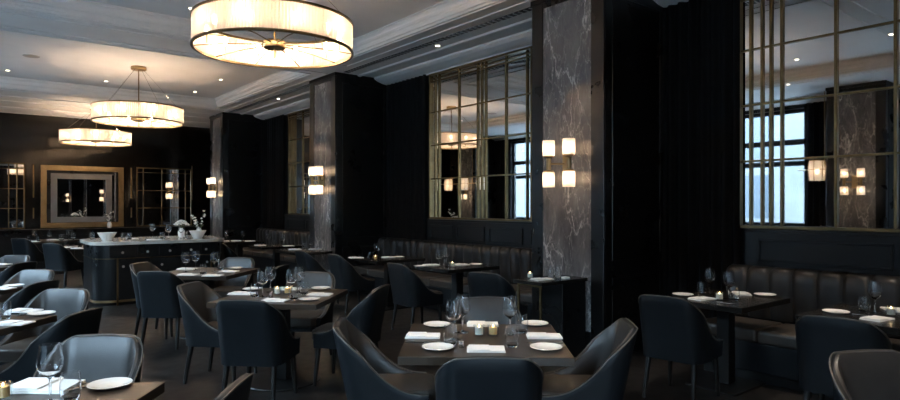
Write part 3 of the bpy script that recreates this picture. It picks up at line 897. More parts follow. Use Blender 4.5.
# ------------------------------------------------------------------ tables
def make_table(w, d, top_mat, h=.75, tk=.045, base='disc'):
    o = thing('dining_table', '', 'table')
    b = MB(); b.box(-w / 2, w / 2, -d / 2, d / 2, h - tk, h, .003, 2); b.build('tabletop', top_mat, o)
    b = MB(); b.box(-.055, .055, -.055, .055, .022, h - tk, .006, 2); b.build('pedestal', 'table_metal', o)
    if base == 'disc':
        b = MB(); b.lathe([(0, 0), (.33, 0), (.335, .006), (.33, .014), (.10, .022), (0, .022)], 48); b.build('base', 'table_metal', o)
    else:
        b = MB(); b.box(-.27, .27, -.22, .22, 0, .018, .004, 1); b.build('base', 'table_metal', o)
    return o
tabs = {}
def T(lat, dep, rot, label, m='table_wood', proto=[None]):
    x, y = ld(lat, dep)
    if proto[0] is None:
        proto[0] = make_table(.93, .91, m)
        o = proto[0]; o.location = (x, y, 0); o.rotation_euler.z = R(FW - rot); tag(o, label, None, 'square dining tables')
    else: o = dup(proto[0], (x, y, 0), R(FW - rot), label, 'square dining tables')
    return o
T(.20, 3.685, 1.5, 'square dark oak dining table at the front centre, set for four')
T(-1.48, 5.435, 6.6, 'square dark dining table second from the front in the centre row')
T(-2.92, 7.40, 6.6, 'square dark dining table in front of the sideboard, set with three wine glasses')
T(-1.745, 2.315, -1, 'square brown oak dining table at the bottom left corner')
T(-3.35, 4.05, 4, 'square dark dining table at the left edge, second of the left row')
T(-4.70, 5.64, 5, 'square dark dining table at the left edge, third of the left row')
T(-6.20, 7.62, 5, 'square dark dining table at the left edge, fourth of the left row')
T(-6.93, 12.10, 6.6, 'square dark dining table left of the sideboard')
T(-9.08, 13.98, 6.6, 'square dark dining table farthest left, near the back wall')
bt = make_table(.86, .70, 'table_black', base='plate')
for k, (x, y, lab) in enumerate(((5.16, 2.68, 'black banquette table by the black curtain, set with two wine glasses'),
                                 (5.18, 1.60, 'black banquette table at the right edge of the picture'),
                                 (5.10, 6.28, 'black banquette table under the middle barred mirror, nearer of two'),
                                 (5.05, 7.86, 'black banquette table under the middle barred mirror, farther of two'),
                                 (4.86, 11.66, 'black banquette table in the far bay, nearer of two'),
                                 (4.80, 13.55, 'black banquette table in the far bay, farther of two'))):
    if k == 0: bt.location = (x, y, 0); tag(bt, lab, None, 'banquette tables')
    else: dup(bt, (x, y, 0), 0, lab, 'banquette tables')
bt2 = make_table(.66, .90, 'table_black', base='plate'); bt2.location = (4.69, 10.06, 0)
tag(bt2, 'black table standing before the second marble column', None, 'banquette tables')
cs = thing('console_table', 'narrow black console with a brass leg frame before the near marble column', 'table', (4.72, 4.30, 0))
b = MB(); b.box(-.35, .335, -.21, .19, .765, .80, .003, 2); b.build('tabletop', 'table_black', cs)
b = MB(); b.box(-.03, .325, -.19, .17, 0, .765, .003, 1); b.build('panel_leg', 'black_lacquer', cs)
b = MB()
for y in (-.16, .14): b.box(-.325, -.305, y - .011, y + .011, .0, .765, .002, 1)
b.box(-.325, -.305, -.16, .14, .02, .042, .002, 1); b.box(-.325, -.305, -.16, .14, .745, .765, .002, 1)
b.build('leg_frame', 'dark_brass', cs)

# ------------------------------------------------------------------ sideboard
def rounded_rect(x0, x1, y0, y1, r, n=8):
    pts = []
    for cx, cy, a0 in ((x1 - r, y0 + r, -90), (x1 - r, y1 - r, 0), (x0 + r, y1 - r, 90), (x0 + r, y0 + r, 180)):
        for i in range(n + 1):
            a = R(a0 + 90 * i / n); pts.append((cx + r * math.cos(a), cy + r * math.sin(a)))
    return pts
SBX0, SBX1, SBY0, SBY1 = 1.56, 3.52, 10.60, 11.95
sb = thing('sideboard', 'black rounded sideboard with brass trim, drawers and a pale marble top', 'sideboard', ((SBX0 + SBX1) / 2, (SBY0 + SBY1) / 2, 0))
def PS(b, nm, m, par=None):
    if par is None: return b.build(nm, m, sb, (-(SBX0 + SBX1) / 2, -(SBY0 + SBY1) / 2, 0))
    return b.build(nm, m, par)
b = MB(); b.extrude_z(rounded_rect(SBX0 + .05, SBX1 - .05, SBY0 + .05, SBY1 - .05, .26), 0, .06); PS(b, 'plinth', 'table_metal')
b = MB(); b.extrude_z(rounded_rect(SBX0, SBX1, SBY0, SBY1, .30, 12), .06, .93); PS(b, 'body', 'black_lacquer')
b = MB(); b.extrude_z(rounded_rect(SBX0 - .05, SBX1 + .05, SBY0 - .05, SBY1 + .05, .33, 12), .932, .985, 0, .006); PS(b, 'worktop', 'pale_marble')
for z0, z1, nm in ((.05, .085, 'base_trim'), (.718, .727, 'middle_trim')):
    b = MB(); b.extrude_z(rounded_rect(SBX0 - .008, SBX1 + .008, SBY0 - .008, SBY1 + .008, .305, 12), z0, z1); PS(b, nm, 'brass' if nm == 'base_trim' else 'dark_brass')
xs = [1.88, 2.24, 2.62, 3.0, 3.28]
for x in (1.87, 3.28):
    b = MB(); b.box(x - .012, x + .012, SBY0 - .010, SBY0 + .01, .0, .73, .002, 1); PS(b, 'upright_trim', 'dark_brass')
dx = [(1.90, 2.10), (2.12, 2.44), (2.46, 2.78), (2.80, 3.12)]
for a, c in ((1.75, 2.12), (2.14, 2.44), (2.46, 2.78), (2.80, 3.09), (3.11, 3.26)):
    b = MB(); b.box(a + .004, c - .004, SBY0 - .012, SBY0 - .0005, .745, .915, .003, 1); d = PS(b, 'drawer', 'black_lacquer')
    xm = (a + c) / 2
    b = MB(); b.lathe([(0, 0), (.008, 0), (.008, .012), (.019, .018), (.019, .028), (0, .031)], 14, mtx=Matrix.Translation((xm, SBY0 - .012, .815)) @ Matrix.Rotation(PI / 2, 4, 'X')); PS(b, 'knob', 'pale_metal', d)
for a, c, xk in ((1.885, 2.34, 1.945), (2.345, 2.80, 2.50), (2.805, 3.265, 3.2)):
    b = MB(); b.box(a + .004, c - .004, SBY0 - .010, SBY0 - .0005, .10, .705, .003, 1); d = PS(b, 'cupboard_front', 'black_lacquer')
    b = MB(); b.lathe([(0, 0), (.008, 0), (.008, .012), (.019, .018), (.019, .028), (0, .031)], 14, mtx=Matrix.Translation((xk, SBY0 - .010, .60)) @ Matrix.Rotation(PI / 2, 4, 'X')); PS(b, 'knob', 'pale_metal', d)

# ------------------------------------------------------------------ things on the tables
def lathe_thing(name, cat, prof, m, seg=24, closed=False, scallop=0.):
    b = MB(); b.lathe(prof, seg, closed=closed, scallop=scallop)
    return tag(b.build(name, m), '', cat)
P0 = {}
def proto(kind):
    if kind in P0: return P0[kind]
    if kind == 'wine_glass':
        o = lathe_thing('wine_glass', 'wine glass', [(0, 0), (.037, 0), (.0375, .002), (.012, .006), (.0048, .014), (.0042, .05), (.0045, .095), (.012, .103), (.036, .122), (.0485, .150), (.0485, .165), (.043, .20), (.0385, .235),
                                                   (.0373, .235), (.0418, .20), (.0472, .165), (.0472, .150), (.035, .1235), (.012, .1055), (0, .104)], 'glass', 28)
    elif kind == 'tumbler':
        o = lathe_thing('tumbler', 'tumbler', [(0, 0), (.029, 0), (.036, .02), (.0395, .045), (.0385, .075), (.034, .115), (.0327, .115), (.0370, .075), (.038, .045), (.0345, .021), (.022, .010), (0, .009)], 'glass', 26)
    elif kind == 'bottle':
        o = lathe_thing('bottle', 'bottle', [(0, 0), (.028, 0), (.031, .004), (.031, .07), (.014, .10), (.012, .125), (.014, .13), (.0125, .13), (.0105, .125), (.0125, .10), (.0285, .068), (.0285, .008), (0, .006)], 'glass', 20)
    elif kind == 'side_plate':
        o = lathe_thing('side_plate', 'plate', [(0, 0), (.048, 0), (.052, .003), (.088, .013), (.090, .015), (.088, .0165), (.055, .0065), (.048, .005), (0, .005)], 'ceramic', 40)
    elif kind == 'dish':
        b = MB(); b.box(-.03, .03, -.03, .03, 0, .004, .001, 1)
        for q in ((-.03, -.027, -.03, .03), (.027, .03, -.03, .03), (-.027, .027, -.03, -.027), (-.027, .027, .027, .03)): b.box(*q, .004, .018)
        o = tag(b.build('small_dish', 'ceramic'), '', 'dish')
    elif kind in ('napkin', 'thick_napkin'):
        w, d, h = (.21, .135, .016) if kind == 'napkin' else (.27, .17, .026)
        b = MB()
        # a cloth folded into three soft layers, the upper ones a little shorter
        for j, (ww, s) in enumerate(((w, 0), (w - .008, .003), (w * .55, -w * .18))):
            z0 = h * j / 3; z1 = h * (j + 1) / 3 - .0006
            b.box(s - ww / 2, s + ww / 2, -d / 2 + .003 * j, d / 2 - .002 * j, z0, z1, min(.0024, (z1 - z0) * .45), 2)
        o = tag(b.build('folded_napkin', 'linen'), '', 'napkin')
    elif kind in ('votive', 'votive_amber'):
        o = thing('candle_cup', '', 'candle cup')
        b = MB(); b.lathe([(0, 0), (.030, 0), (.033, .004), (.034, .068), (.030, .068), (.029, .012), (0, .010)], 32, scallop=.0022); b.build('glass_cup', 'cup_glass', o)
        b = MB(); b.lathe([(0, .0115), (.025, .0115), (.025, .052), (.022, .055), (0, .054)], 20); b.build('candle', 'wax' if kind == 'votive' else 'amber_wax', o)
        b = MB(); b.lathe([(0, .054), (.004, .058), (.0035, .064), (0, .072)], 8); b.build('flame', 'flame', o)
    elif kind == 'salt_pot':
        o = thing('salt_pot', '', 'salt pot')
        b = MB(); b.lathe([(0, 0), (.016, 0), (.018, .004), (.016, .03), (0, .031)], 18); b.build('body', 'steel', o)
        b = MB(); b.lathe([(0, .031), (.0165, .031), (.0165, .036), (.008, .044), (0, .045)], 18); b.build('lid', 'steel', o)
    elif kind == 'knife':
        o = thing('table_knife', '', 'knife')
        b = MB(); b.box(-.009, .009, -.105, -.005, .001, .009, .0038, 2); b.build('handle', 'steel', o)
        b = MB(); b.poly([(-.008, -.005, .004), (.008, -.005, .004), (.010, .06, .004), (.002, .11, .004), (-.008, .10, .004), (-.008, -.005, .0055), (.008, -.005, .0055), (.010, .06, .0055), (.002, .11, .0055), (-.008, .10, .0055)],
                         [(4, 3, 2, 1, 0), (5, 6, 7, 8, 9), (0, 1, 6, 5), (1, 2, 7, 6), (2, 3, 8, 7), (3, 4, 9, 8), (4, 0, 5, 9)]); b.build('blade', 'steel', o)
    elif kind == 'fork':
        o = thing('table_fork', '', 'fork')
        b = MB(); b.box(-.006, .006, -.105, .045, .001, .006, .0022, 2); b.build('handle', 'steel', o)
        b = MB(); b.box(-.012, .012, .045, .065, .002, .005, .001, 1)
        for k in range(4): b.box(-.012 + .007 * k, -.009 + .007 * k, .065, .105, .002, .005)
        b.build('tines', 'steel', o)
    P0[kind] = o
    o['fresh'] = 1
    return o
ITEMS = [
    ('wine_glass', 2.288, 2.854, 0.7506, 0, 'tall stemmed wine glass on the front centre table, nearer of the left pair', 'wine glasses on the front centre table'),
    ('wine_glass', 2.46, 2.977, 0.7506, 0, 'tall stemmed wine glass on the front centre table, farther of the left pair', 'wine glasses on the front centre table'),
    ('wine_glass', 2.649, 2.746, 0.7506, 0, 'single tall stemmed wine glass on the front centre table, right of the ribbed candle cups', 'wine glasses on the front centre table'),
    ('tumbler', 2.185, 2.752, 0.7506, 0, 'clear water tumbler on the front centre table, in front of the two wine glasses', 'tumblers on the front centre table'),
    ('tumbler', 2.426, 2.498, 0.7506, 0, 'clear water tumbler on the front centre table, front one of the two at right', 'tumblers on the front centre table'),
    ('tumbler', 2.74, 2.733, 0.7506, 0, 'clear water tumbler on the front centre table, partly behind the front right tumbler', 'tumblers on the front centre table'),
    ('side_plate', 2.458, 3.24, 0.7506, 0, 'round white side plate on the front centre table, at the far left corner', 'side plates on the front centre table'),
    ('side_plate', 2.07, 2.719, 0.7506, 0, 'round white side plate on the front centre table, near left beside the tumbler', 'side plates on the front centre table'),
    ('side_plate', 2.991, 2.861, 0.7506, 0, 'round white side plate on the front centre table, at the far right behind the tumbler', 'side plates on the front centre table'),
    ('side_plate', 2.54, 2.346, 0.7506, 0, 'round white side plate on the front centre table, at the near right corner', 'side plates on the front centre table'),
    ('napkin', 2.195, 3.034, 0.7506, -40, 'white folded napkin on the front centre table, between the two left plates', 'folded napkins on the front centre table'),
    ('napkin', 2.263, 2.536, 0.7506, -40, 'white folded napkin on the front centre table, just over the near chair back', 'folded napkins on the front centre table'),
    ('napkin', 2.717, 3.079, 0.7506, -40, 'white folded napkin on the front centre table, before the far chair behind the candles', 'folded napkins on the front centre table'),
    ('napkin', 2.762, 2.567, 0.7506, -40, 'white folded napkin on the front centre table, between the two right plates', 'folded napkins on the front centre table'),
    ('votive', 2.472, 2.833, 0.7506, -40, 'ribbed square glass candle cup on the front centre table, pale candle, left of two', 'candle cups on the front centre table'),
    ('votive_amber', 2.539, 2.78, 0.7506, -40, 'ribbed square glass candle cup on the front centre table, amber candle, right of two', 'candle cups on the front centre table'),
    ('salt_pot', 2.195, 2.666, 0.7506, 0, 'small silver salt pot on the front centre table, right of the near left tumbler', 'salt pots on the tables'),
    ('knife', 2.087, 2.885, 0.7506, 50, 'steel knife lying on the front centre table, along the front of the left napkin', 'cutlery on the front centre table'),
    ('knife', 2.635, 2.441, 0.7506, 50, 'steel knife lying on the front centre table, along the front of the right napkin', 'cutlery on the front centre table'),
    ('wine_glass', 2.043, 5.202, 0.7506, 0, 'stemmed wine glass on the second centre table, nearer one of the left pair', 'wine glasses on the second centre table'),
    ('wine_glass', 2.217, 5.452, 0.7506, 0, 'stemmed wine glass on the second centre table, farther one of the left pair', 'wine glasses on the second centre table'),
    ('wine_glass', 2.258, 5.084, 0.7506, 0, 'stemmed wine glass on the second centre table, nearer one of the right pair', 'wine glasses on the second centre table'),
    ('wine_glass', 2.406, 5.244, 0.7506, 0, 'stemmed wine glass on the second centre table, farther one of the right pair', 'wine glasses on the second centre table'),
    ('tumbler', 1.99, 5.247, 0.7506, 0, 'clear water tumbler on the second centre table, left of the left wine glass pair', 'tumblers on the second centre table'),
    ('tumbler', 2.392, 5.119, 0.7506, 0, 'clear water tumbler on the second centre table, right of the right wine glass pair', 'tumblers on the second centre table'),
    ('tumbler', 2.184, 4.877, 0.7506, 0, 'clear water tumbler on the second centre table, in front of the right wine glass pair', 'tumblers on the second centre table'),
    ('salt_pot', 2.068, 5.075, 0.7506, 0, 'small silver salt pot on the second centre table, in front of the left wine glasses', 'salt pots on the tables'),
    ('napkin', 1.965, 5.496, 0.7506, -45, 'white folded napkin on the second centre table, at its left edge', 'folded napkins on the second centre table'),
    ('napkin', 2.49, 5.002, 0.7506, -45, 'white folded napkin on the second centre table, between the two right plates', 'folded napkins on the second centre table'),
    ('napkin', 2.04, 4.922, 0.7506, -45, 'white folded napkin on the second centre table, just over the near chair back', 'folded napkins on the second centre table'),
    ('napkin', 2.415, 5.516, 0.7506, -45, 'white folded napkin on the second centre table, behind the candle cups', 'folded napkins on the second centre table'),
    ('side_plate', 2.675, 5.353, 0.7506, 0, 'round white side plate on the second centre table, at the far right corner', 'side plates on the second centre table'),
    ('side_plate', 2.282, 4.779, 0.7506, 0, 'round white side plate on the second centre table, at the near right corner', 'side plates on the second centre table'),
    ('side_plate', 2.135, 5.694, 0.7506, 0, 'round white side plate on the second centre table, behind the left napkin', 'side plates on the second centre table'),
    ('votive', 2.205, 5.267, 0.7506, -45, 'ribbed square glass candle cup on the second centre table, pale candle, left of two', 'candle cups on the second centre table'),
    ('votive_amber', 2.283, 5.229, 0.7506, -45, 'ribbed square glass candle cup on the second centre table, amber candle, right of two', 'candle cups on the second centre table'),
    ('wine_glass', 2.08, 7.686, 0.7506, 0, 'stemmed wine glass on the table before the sideboard, leftmost of its three', 'wine glasses on the table before the sideboard'),
    ('wine_glass', 2.243, 7.861, 0.7506, 0, 'stemmed wine glass on the table before the sideboard, middle of its three', 'wine glasses on the table before the sideboard'),
    ('wine_glass', 2.377, 7.549, 0.7506, 0, 'stemmed wine glass on the table before the sideboard, rightmost of its three', 'wine glasses on the table before the sideboard'),
    ('tumbler', 2.185, 7.367, 0.7506, 0, 'clear water tumbler on the table before the sideboard, right of the middle wine glass', 'tumblers on the table before the sideboard'),
    ('tumbler', 2.496, 7.71, 0.7506, 0, 'clear water tumbler on the table before the sideboard, right of the rightmost wine glass', 'tumblers on the table before the sideboard'),
    ('napkin', 2.188, 8.029, 0.7506, -45, 'white folded napkin on the table before the sideboard, behind the leftmost wine glass', 'folded napkins on the table before the sideboard'),
    ('napkin', 2.019, 7.368, 0.7506, -45, 'white folded napkin on the table before the sideboard, beside the near chair back', 'folded napkins on the table before the sideboard'),
    ('napkin', 2.211, 7.089, 0.7506, -45, 'white folded napkin on the table before the sideboard, at the near right edge', 'folded napkins on the table before the sideboard'),
    ('napkin', 2.501, 7.416, 0.7506, -45, 'white folded napkin on the table before the sideboard, by the right corner', 'folded napkins on the table before the sideboard'),
    ('side_plate', 2.682, 7.714, 0.7506, 0, 'round white side plate on the table before the sideboard, at the far right corner', 'side plates on the table before the sideboard'),
    ('wine_glass', 0.278, 2.958, 0.7506, 0, 'large stemmed wine glass on the front left table, before the white napkin', 'wine glasses on the front left table'),
    ('tumbler', 0.346, 2.939, 0.7506, 0, 'clear water tumbler on the front left table, right of the wine glass', 'tumblers on the front left table'),
    ('thick_napkin', 0.278, 3.201, 0.7506, -39, 'thick white folded napkin on the front left table, behind the wine glass', 'folded napkins on the front left table'),
    ('side_plate', 0.509, 3.055, 0.7506, 0, 'round white side plate on the front left table, with cutlery on its rim', 'side plates on the front left table'),
    ('votive_amber', 0.13, 3.124, 0.7506, -38, 'ribbed glass candle cup on the front left table, at its left beside the napkin', 'candle cups on the front left table'),
    ('knife', 0.445, 3.116, 0.7506, -75, 'steel knife on the front left table, beside the white side plate', 'cutlery on the front left table'),
    ('fork', 0.421, 3.107, 0.7506, -75, 'steel fork on the front left table, beside the tumbler', 'cutlery on the front left table'),
    ('knife', 0.169, 3.296, 0.7506, -75, 'steel knife on the front left table, left of the thick napkin', 'cutlery on the front left table'),
    ('tumbler', 0.234, 5.345, 0.7506, 0, 'clear water tumbler on the second left table, at the left edge of the picture', 'tumblers on the second left table'),
    ('napkin', 0.362, 5.608, 0.7506, -42, 'white folded napkin on the second left table, farther one near the plate', 'folded napkins on the second left table'),
    ('napkin', 0.271, 5.061, 0.7506, -42, 'white folded napkin on the second left table, nearer one before the tumbler', 'folded napkins on the second left table'),
    ('side_plate', 0.451, 5.36, 0.7506, 0, 'round white side plate on the second left table, at its right corner', 'side plates on the second left table'),
    ('knife', 0.407, 5.421, 0.7506, -75, 'steel knife on the second left table, at the left rim of the plate', 'cutlery on the second left table'),
    ('napkin', 0.291, 7.243, 0.7506, -43, 'white folded napkin on the third left table, nearer the camera than its plate', 'folded napkins on the third left table'),
    ('side_plate', 0.391, 7.383, 0.7506, 0, 'round white side plate on the third left table, between two dark chairs', 'side plates on the third left table'),
    ('napkin', 0.414, 10.171, 0.7506, -43, 'white folded napkin on the fourth left table, at its right corner', 'folded napkins on the fourth left table'),
    ('wine_glass', 1.5, 13.995, 0.7506, 0, 'stemmed wine glass on the table left of the sideboard, left one of two', 'glasses on the table left of the sideboard'),
    ('wine_glass', 1.754, 14.444, 0.7506, 0, 'stemmed wine glass on the table left of the sideboard, right one of two', 'glasses on the table left of the sideboard'),
    ('tumbler', 1.556, 13.714, 0.7506, 0, 'clear water tumbler on the table left of the sideboard, between wine glass and napkin', 'glasses on the table left of the sideboard'),
    ('tumbler', 1.741, 13.462, 0.7506, 0, 'clear water tumbler on the table left of the sideboard, closest to the sideboard', 'glasses on the table left of the sideboard'),
    ('napkin', 1.5, 13.548, 0.7506, -45, 'white folded napkin on the table left of the sideboard, above the near chair back', 'folded napkins on the table left of the sideboard'),
    ('napkin', 1.66, 13.083, 0.7506, -45, 'white folded napkin on the table left of the sideboard, at the corner by the sideboard', 'folded napkins on the table left of the sideboard'),
    ('wine_glass', 1.265, 16.732, 0.7506, 0, 'stemmed wine glass on the farthest left table, leftmost of three', 'glasses on the farthest left table'),
    ('wine_glass', 1.481, 15.88, 0.7506, 0, 'stemmed wine glass on the farthest left table, middle of three', 'glasses on the farthest left table'),
    ('wine_glass', 1.892, 16.379, 0.7506, 0, 'stemmed wine glass on the farthest left table, rightmost of three', 'glasses on the farthest left table'),
    ('tumbler', 1.148, 16.385, 0.7506, 0, 'clear water tumbler on the farthest left table, left of its leftmost wine glass', 'glasses on the farthest left table'),
    ('tumbler', 1.297, 16.078, 0.7506, 0, 'clear water tumbler on the farthest left table, right of its leftmost wine glass', 'glasses on the farthest left table'),
    ('napkin', 1.217, 16.095, 0.7506, -45, 'white folded napkin on the farthest left table, under the leftmost glasses', 'folded napkins on the farthest left table'),
    ('napkin', 1.647, 16.734, 0.7506, -45, 'white folded napkin on the farthest left table, right of the middle wine glass', 'folded napkins on the farthest left table'),
    ('wine_glass', 5.216, 2.859, 0.7506, 0, 'stemmed wine glass on the banquette table by the black curtain, farther of two', 'glasses on the banquette table by the black curtain'),
    ('wine_glass', 5.096, 2.619, 0.7506, 0, 'stemmed wine glass on the banquette table by the black curtain, nearer of two', 'glasses on the banquette table by the black curtain'),
    ('tumbler', 5.13, 2.886, 0.7506, 0, 'clear water tumbler on the banquette table by the black curtain, left of the wine glasses', 'glasses on the banquette table by the black curtain'),
    ('tumbler', 5.041, 2.544, 0.7506, 0, 'clear water tumbler on the banquette table by the black curtain, right of the candle cup', 'glasses on the banquette table by the black curtain'),
    ('votive', 4.98, 2.641, 0.7506, 0, 'pale glass candle cup on the banquette table by the black curtain, between the tumblers', 'candle cups on the banquette table by the black curtain'),
    ('napkin', 4.916, 2.761, 0.7506, -8, 'white folded napkin on the banquette table by the black curtain, nearest the dark chair back', 'folded napkins on the banquette table by the black curtain'),
    ('napkin', 5.484, 2.708, 0.7506, 40, 'white folded napkin on the banquette table by the black curtain, behind the wine glasses', 'folded napkins on the banquette table by the black curtain'),
    ('side_plate', 5.541, 2.523, 0.7506, 0, 'round white side plate on the banquette table by the black curtain, at the banquette end', 'side plates on the banquette table by the black curtain'),
    ('side_plate', 4.985, 2.978, 0.7506, 0, 'round white side plate on the banquette table by the black curtain, at the curtain side', 'side plates on the banquette table by the black curtain'),
    ('knife', 4.846, 2.565, 0.7506, 0, 'steel knife on the banquette table by the black curtain, near its front edge', 'cutlery on the banquette table by the black curtain'),
    ('wine_glass', 5.316, 1.621, 0.7506, 0, 'stemmed wine glass on the banquette table at the right edge', 'glasses on the banquette table at the right edge'),
    ('tumbler', 5.257, 1.673, 0.7506, 0, 'clear water tumbler on the banquette table at the right edge, left of the wine glass', 'glasses on the banquette table at the right edge'),
    ('votive', 5.244, 1.499, 0.7506, 0, 'pale glass candle cup on the banquette table at the right edge, beside the wine glass', 'candle cups on the banquette table at the right edge'),
    ('napkin', 5.007, 1.514, 0.7506, -8, 'white folded napkin on the banquette table at the right edge, nearer one before the glasses', 'folded napkins on the banquette table at the right edge'),
    ('napkin', 5.535, 1.563, 0.7506, 30, 'white folded napkin on the banquette table at the right edge, behind the candle cup', 'folded napkins on the banquette table at the right edge'),
    ('side_plate', 5.07, 1.794, 0.7506, 0, 'round white side plate on the banquette table at the right edge, left of the cutlery', 'side plates on the banquette table at the right edge'),
    ('knife', 5.087, 1.701, 0.7506, 0, 'steel knife on the banquette table at the right edge, between the plate and the tumbler', 'cutlery on the banquette table at the right edge'),
    ('wine_glass', 5.018, 6.406, 0.7506, 0, 'stemmed wine glass on the near table of the middle banquette, farther of two', 'glasses on the near table of the middle banquette'),
    ('wine_glass', 4.735, 6.188, 0.7506, 0, 'stemmed wine glass on the near table of the middle banquette, nearer of two', 'glasses on the near table of the middle banquette'),
    ('tumbler', 4.816, 6.148, 0.7506, 0, 'clear water tumbler on the near table of the middle banquette, before the wine glasses', 'glasses on the near table of the middle banquette'),
    ('votive', 4.954, 6.199, 0.7506, 0, 'pale glass candle cup on the near table of the middle banquette, beside the wine glasses', 'candle cups on the near table of the middle banquette'),
    ('napkin', 4.879, 6.562, 0.7506, -8, 'white folded napkin on the near table of the middle banquette, nearest the chair', 'folded napkins on the near table of the middle banquette'),
    ('napkin', 5.208, 6.335, 0.7506, -8, 'white folded napkin on the near table of the middle banquette, right of the candle cup', 'folded napkins on the near table of the middle banquette'),
    ('side_plate', 4.638, 6.466, 0.7506, 0, 'round white side plate on the near table of the middle banquette, behind the chair back', 'side plates on the near table of the middle banquette'),
    ('side_plate', 5.365, 6.211, 0.7506, 0, 'round white side plate on the near table of the middle banquette, at the banquette end', 'side plates on the near table of the middle banquette'),
    ('wine_glass', 4.868, 7.903, 0.7506, 0, 'stemmed wine glass on the far table of the middle banquette', 'glasses on the far table of the middle banquette'),
    ('tumbler', 4.65, 7.729, 0.7506, 0, 'clear water tumbler on the far table of the middle banquette, left of the wine glass', 'glasses on the far table of the middle banquette'),
    ('votive_amber', 4.707, 7.684, 0.7506, 0, 'amber glass candle cup on the far table of the middle banquette, before the wine glass', 'candle cups on the far table of the middle banquette'),
    ('napkin', 4.654, 8.156, 0.7506, -8, 'white folded napkin on the far table of the middle banquette, at the column end', 'folded napkins on the far table of the middle banquette'),
    ('napkin', 5.083, 7.907, 0.7506, -8, 'white folded napkin on the far table of the middle banquette, at the banquette end', 'folded napkins on the far table of the middle banquette'),
    ('side_plate', 5.202, 7.812, 0.7506, 0, 'round white side plate on the far table of the middle banquette, at its end', 'side plates on the far table of the middle banquette'),
    ('votive', 4.538, 4.411, 0.8006, 0, 'pale glass candle cup on the console before the near marble column, at its left end', 'items on the console before the near marble column'),
    ('bottle', 4.738, 4.307, 0.8006, 0, 'small clear glass bottle on the console before the near marble column, left of two', 'items on the console before the near marble column'),
    ('bottle', 4.821, 4.286, 0.8006, 0, 'small clear glass bottle on the console before the near marble column, right of two', 'items on the console before the near marble column'),
    ('napkin', 4.559, 4.265, 0.8006, -8, 'white folded napkin on the console before the near marble column, flat in the middle', 'items on the console before the near marble column'),
    ('dish', 4.815, 4.18, 0.8006, 0, 'tiny square white dish on the console before the near marble column, right of the bottles', 'items on the console before the near marble column'),
    ('wine_glass', 4.74, 9.885, 0.7506, 0, 'stemmed wine glass on the table before the second marble column', 'glasses on the table before the second marble column'),
    ('tumbler', 4.832, 10.341, 0.7506, 0, 'clear water tumbler on the table before the second marble column, left of the wine glass', 'glasses on the table before the second marble column'),
    ('napkin', 4.673, 10.372, 0.7506, -8, 'white folded napkin on the table before the second marble column, left of the tumbler', 'folded napkins on the table before the second marble column'),
    ('napkin', 4.966, 10.172, 0.7506, -8, 'white folded napkin on the table before the second marble column, right of the wine glass', 'folded napkins on the table before the second marble column'),
    ('wine_glass', 4.805, 11.914, 0.7506, 0, 'stemmed wine glass on the near table of the far banquette, left of two', 'glasses on the near table of the far banquette'),
    ('wine_glass', 4.802, 11.224, 0.7506, 0, 'stemmed wine glass on the near table of the far banquette, right of two', 'glasses on the near table of the far banquette'),
    ('tumbler', 4.806, 11.692, 0.7506, 0, 'clear water tumbler on the near table of the far banquette, between its wine glasses', 'glasses on the near table of the far banquette'),
    ('napkin', 4.593, 11.822, 0.7506, -8, 'white folded napkin on the near table of the far banquette, at its left end', 'folded napkins on the near table of the far banquette'),
    ('napkin', 4.948, 11.279, 0.7506, -8, 'white folded napkin on the near table of the far banquette, at its right end', 'folded napkins on the near table of the far banquette'),
    ('wine_glass', 4.547, 13.648, 0.7506, 0, 'stemmed wine glass on the far table of the far banquette, left of two', 'glasses on the far table of the far banquette'),
    ('wine_glass', 4.776, 13.268, 0.7506, 0, 'stemmed wine glass on the far table of the far banquette, right of two', 'glasses on the far table of the far banquette'),
    ('napkin', 4.516, 13.716, 0.7506, -8, 'white folded napkin on the far table of the far banquette, at the column end', 'folded napkins on the far table of the far banquette'),
    ('napkin', 4.762, 13.664, 0.7506, -8, 'white folded napkin on the far table of the far banquette, between its wine glasses', 'folded napkins on the far table of the far banquette'),
    ('napkin', 4.965, 13.36, 0.7506, -8, 'white folded napkin on the far table of the far banquette, right of its wine glasses', 'folded napkins on the far table of the far banquette'),
]

for (kind, x, y, z, rot, label, group) in ITEMS:
    p = proto(kind)
    if p.get('fresh'):
        del p['fresh']
        p.location = (x, y, z); p.rotation_euler.z = R(rot); tag(p, label, None, group)
    else: dup(p, (x, y, z), R(rot), label, group)

# things on the sideboard and the ledge
ZW = .9856
bw = lathe_thing('serving_bowl', 'bowl', [(0, 0), (.07, 0), (.075, .01), (.135, .12), (.140, .128), (.134, .128), (.07, .018), (0, .014)], 'ceramic', 36)
bw.location = (1.80, 11.05, ZW); tag(bw, 'white ceramic bowl on the sideboard, left end', None, 'white bowls on the sideboard')
dup(bw, (3.15, 10.92, ZW), 0, 'white ceramic bowl on the sideboard, right end with orchid blossoms above', 'white bowls on the sideboard')
bw['label'] = 'white ceramic bowl on the sideboard, at its left end'
def blossom(b, c, r, n=5):
    for k in range(n):
        a = 2 * PI * k / n + random.random()
        tilt = R(random.uniform(20, 70))
        m = Matrix.Translation(c) @ Matrix.Rotation(a, 4, 'Z') @ Matrix.Rotation(tilt, 4, 'Y')
        b.lathe([(0, -.15 * r), (.45 * r, 0), (0, .15 * r)], 8, mtx=m @ Matrix.Translation((r * .55, 0, 0)) @ Matrix.Diagonal((1, .75, .6, 1)))
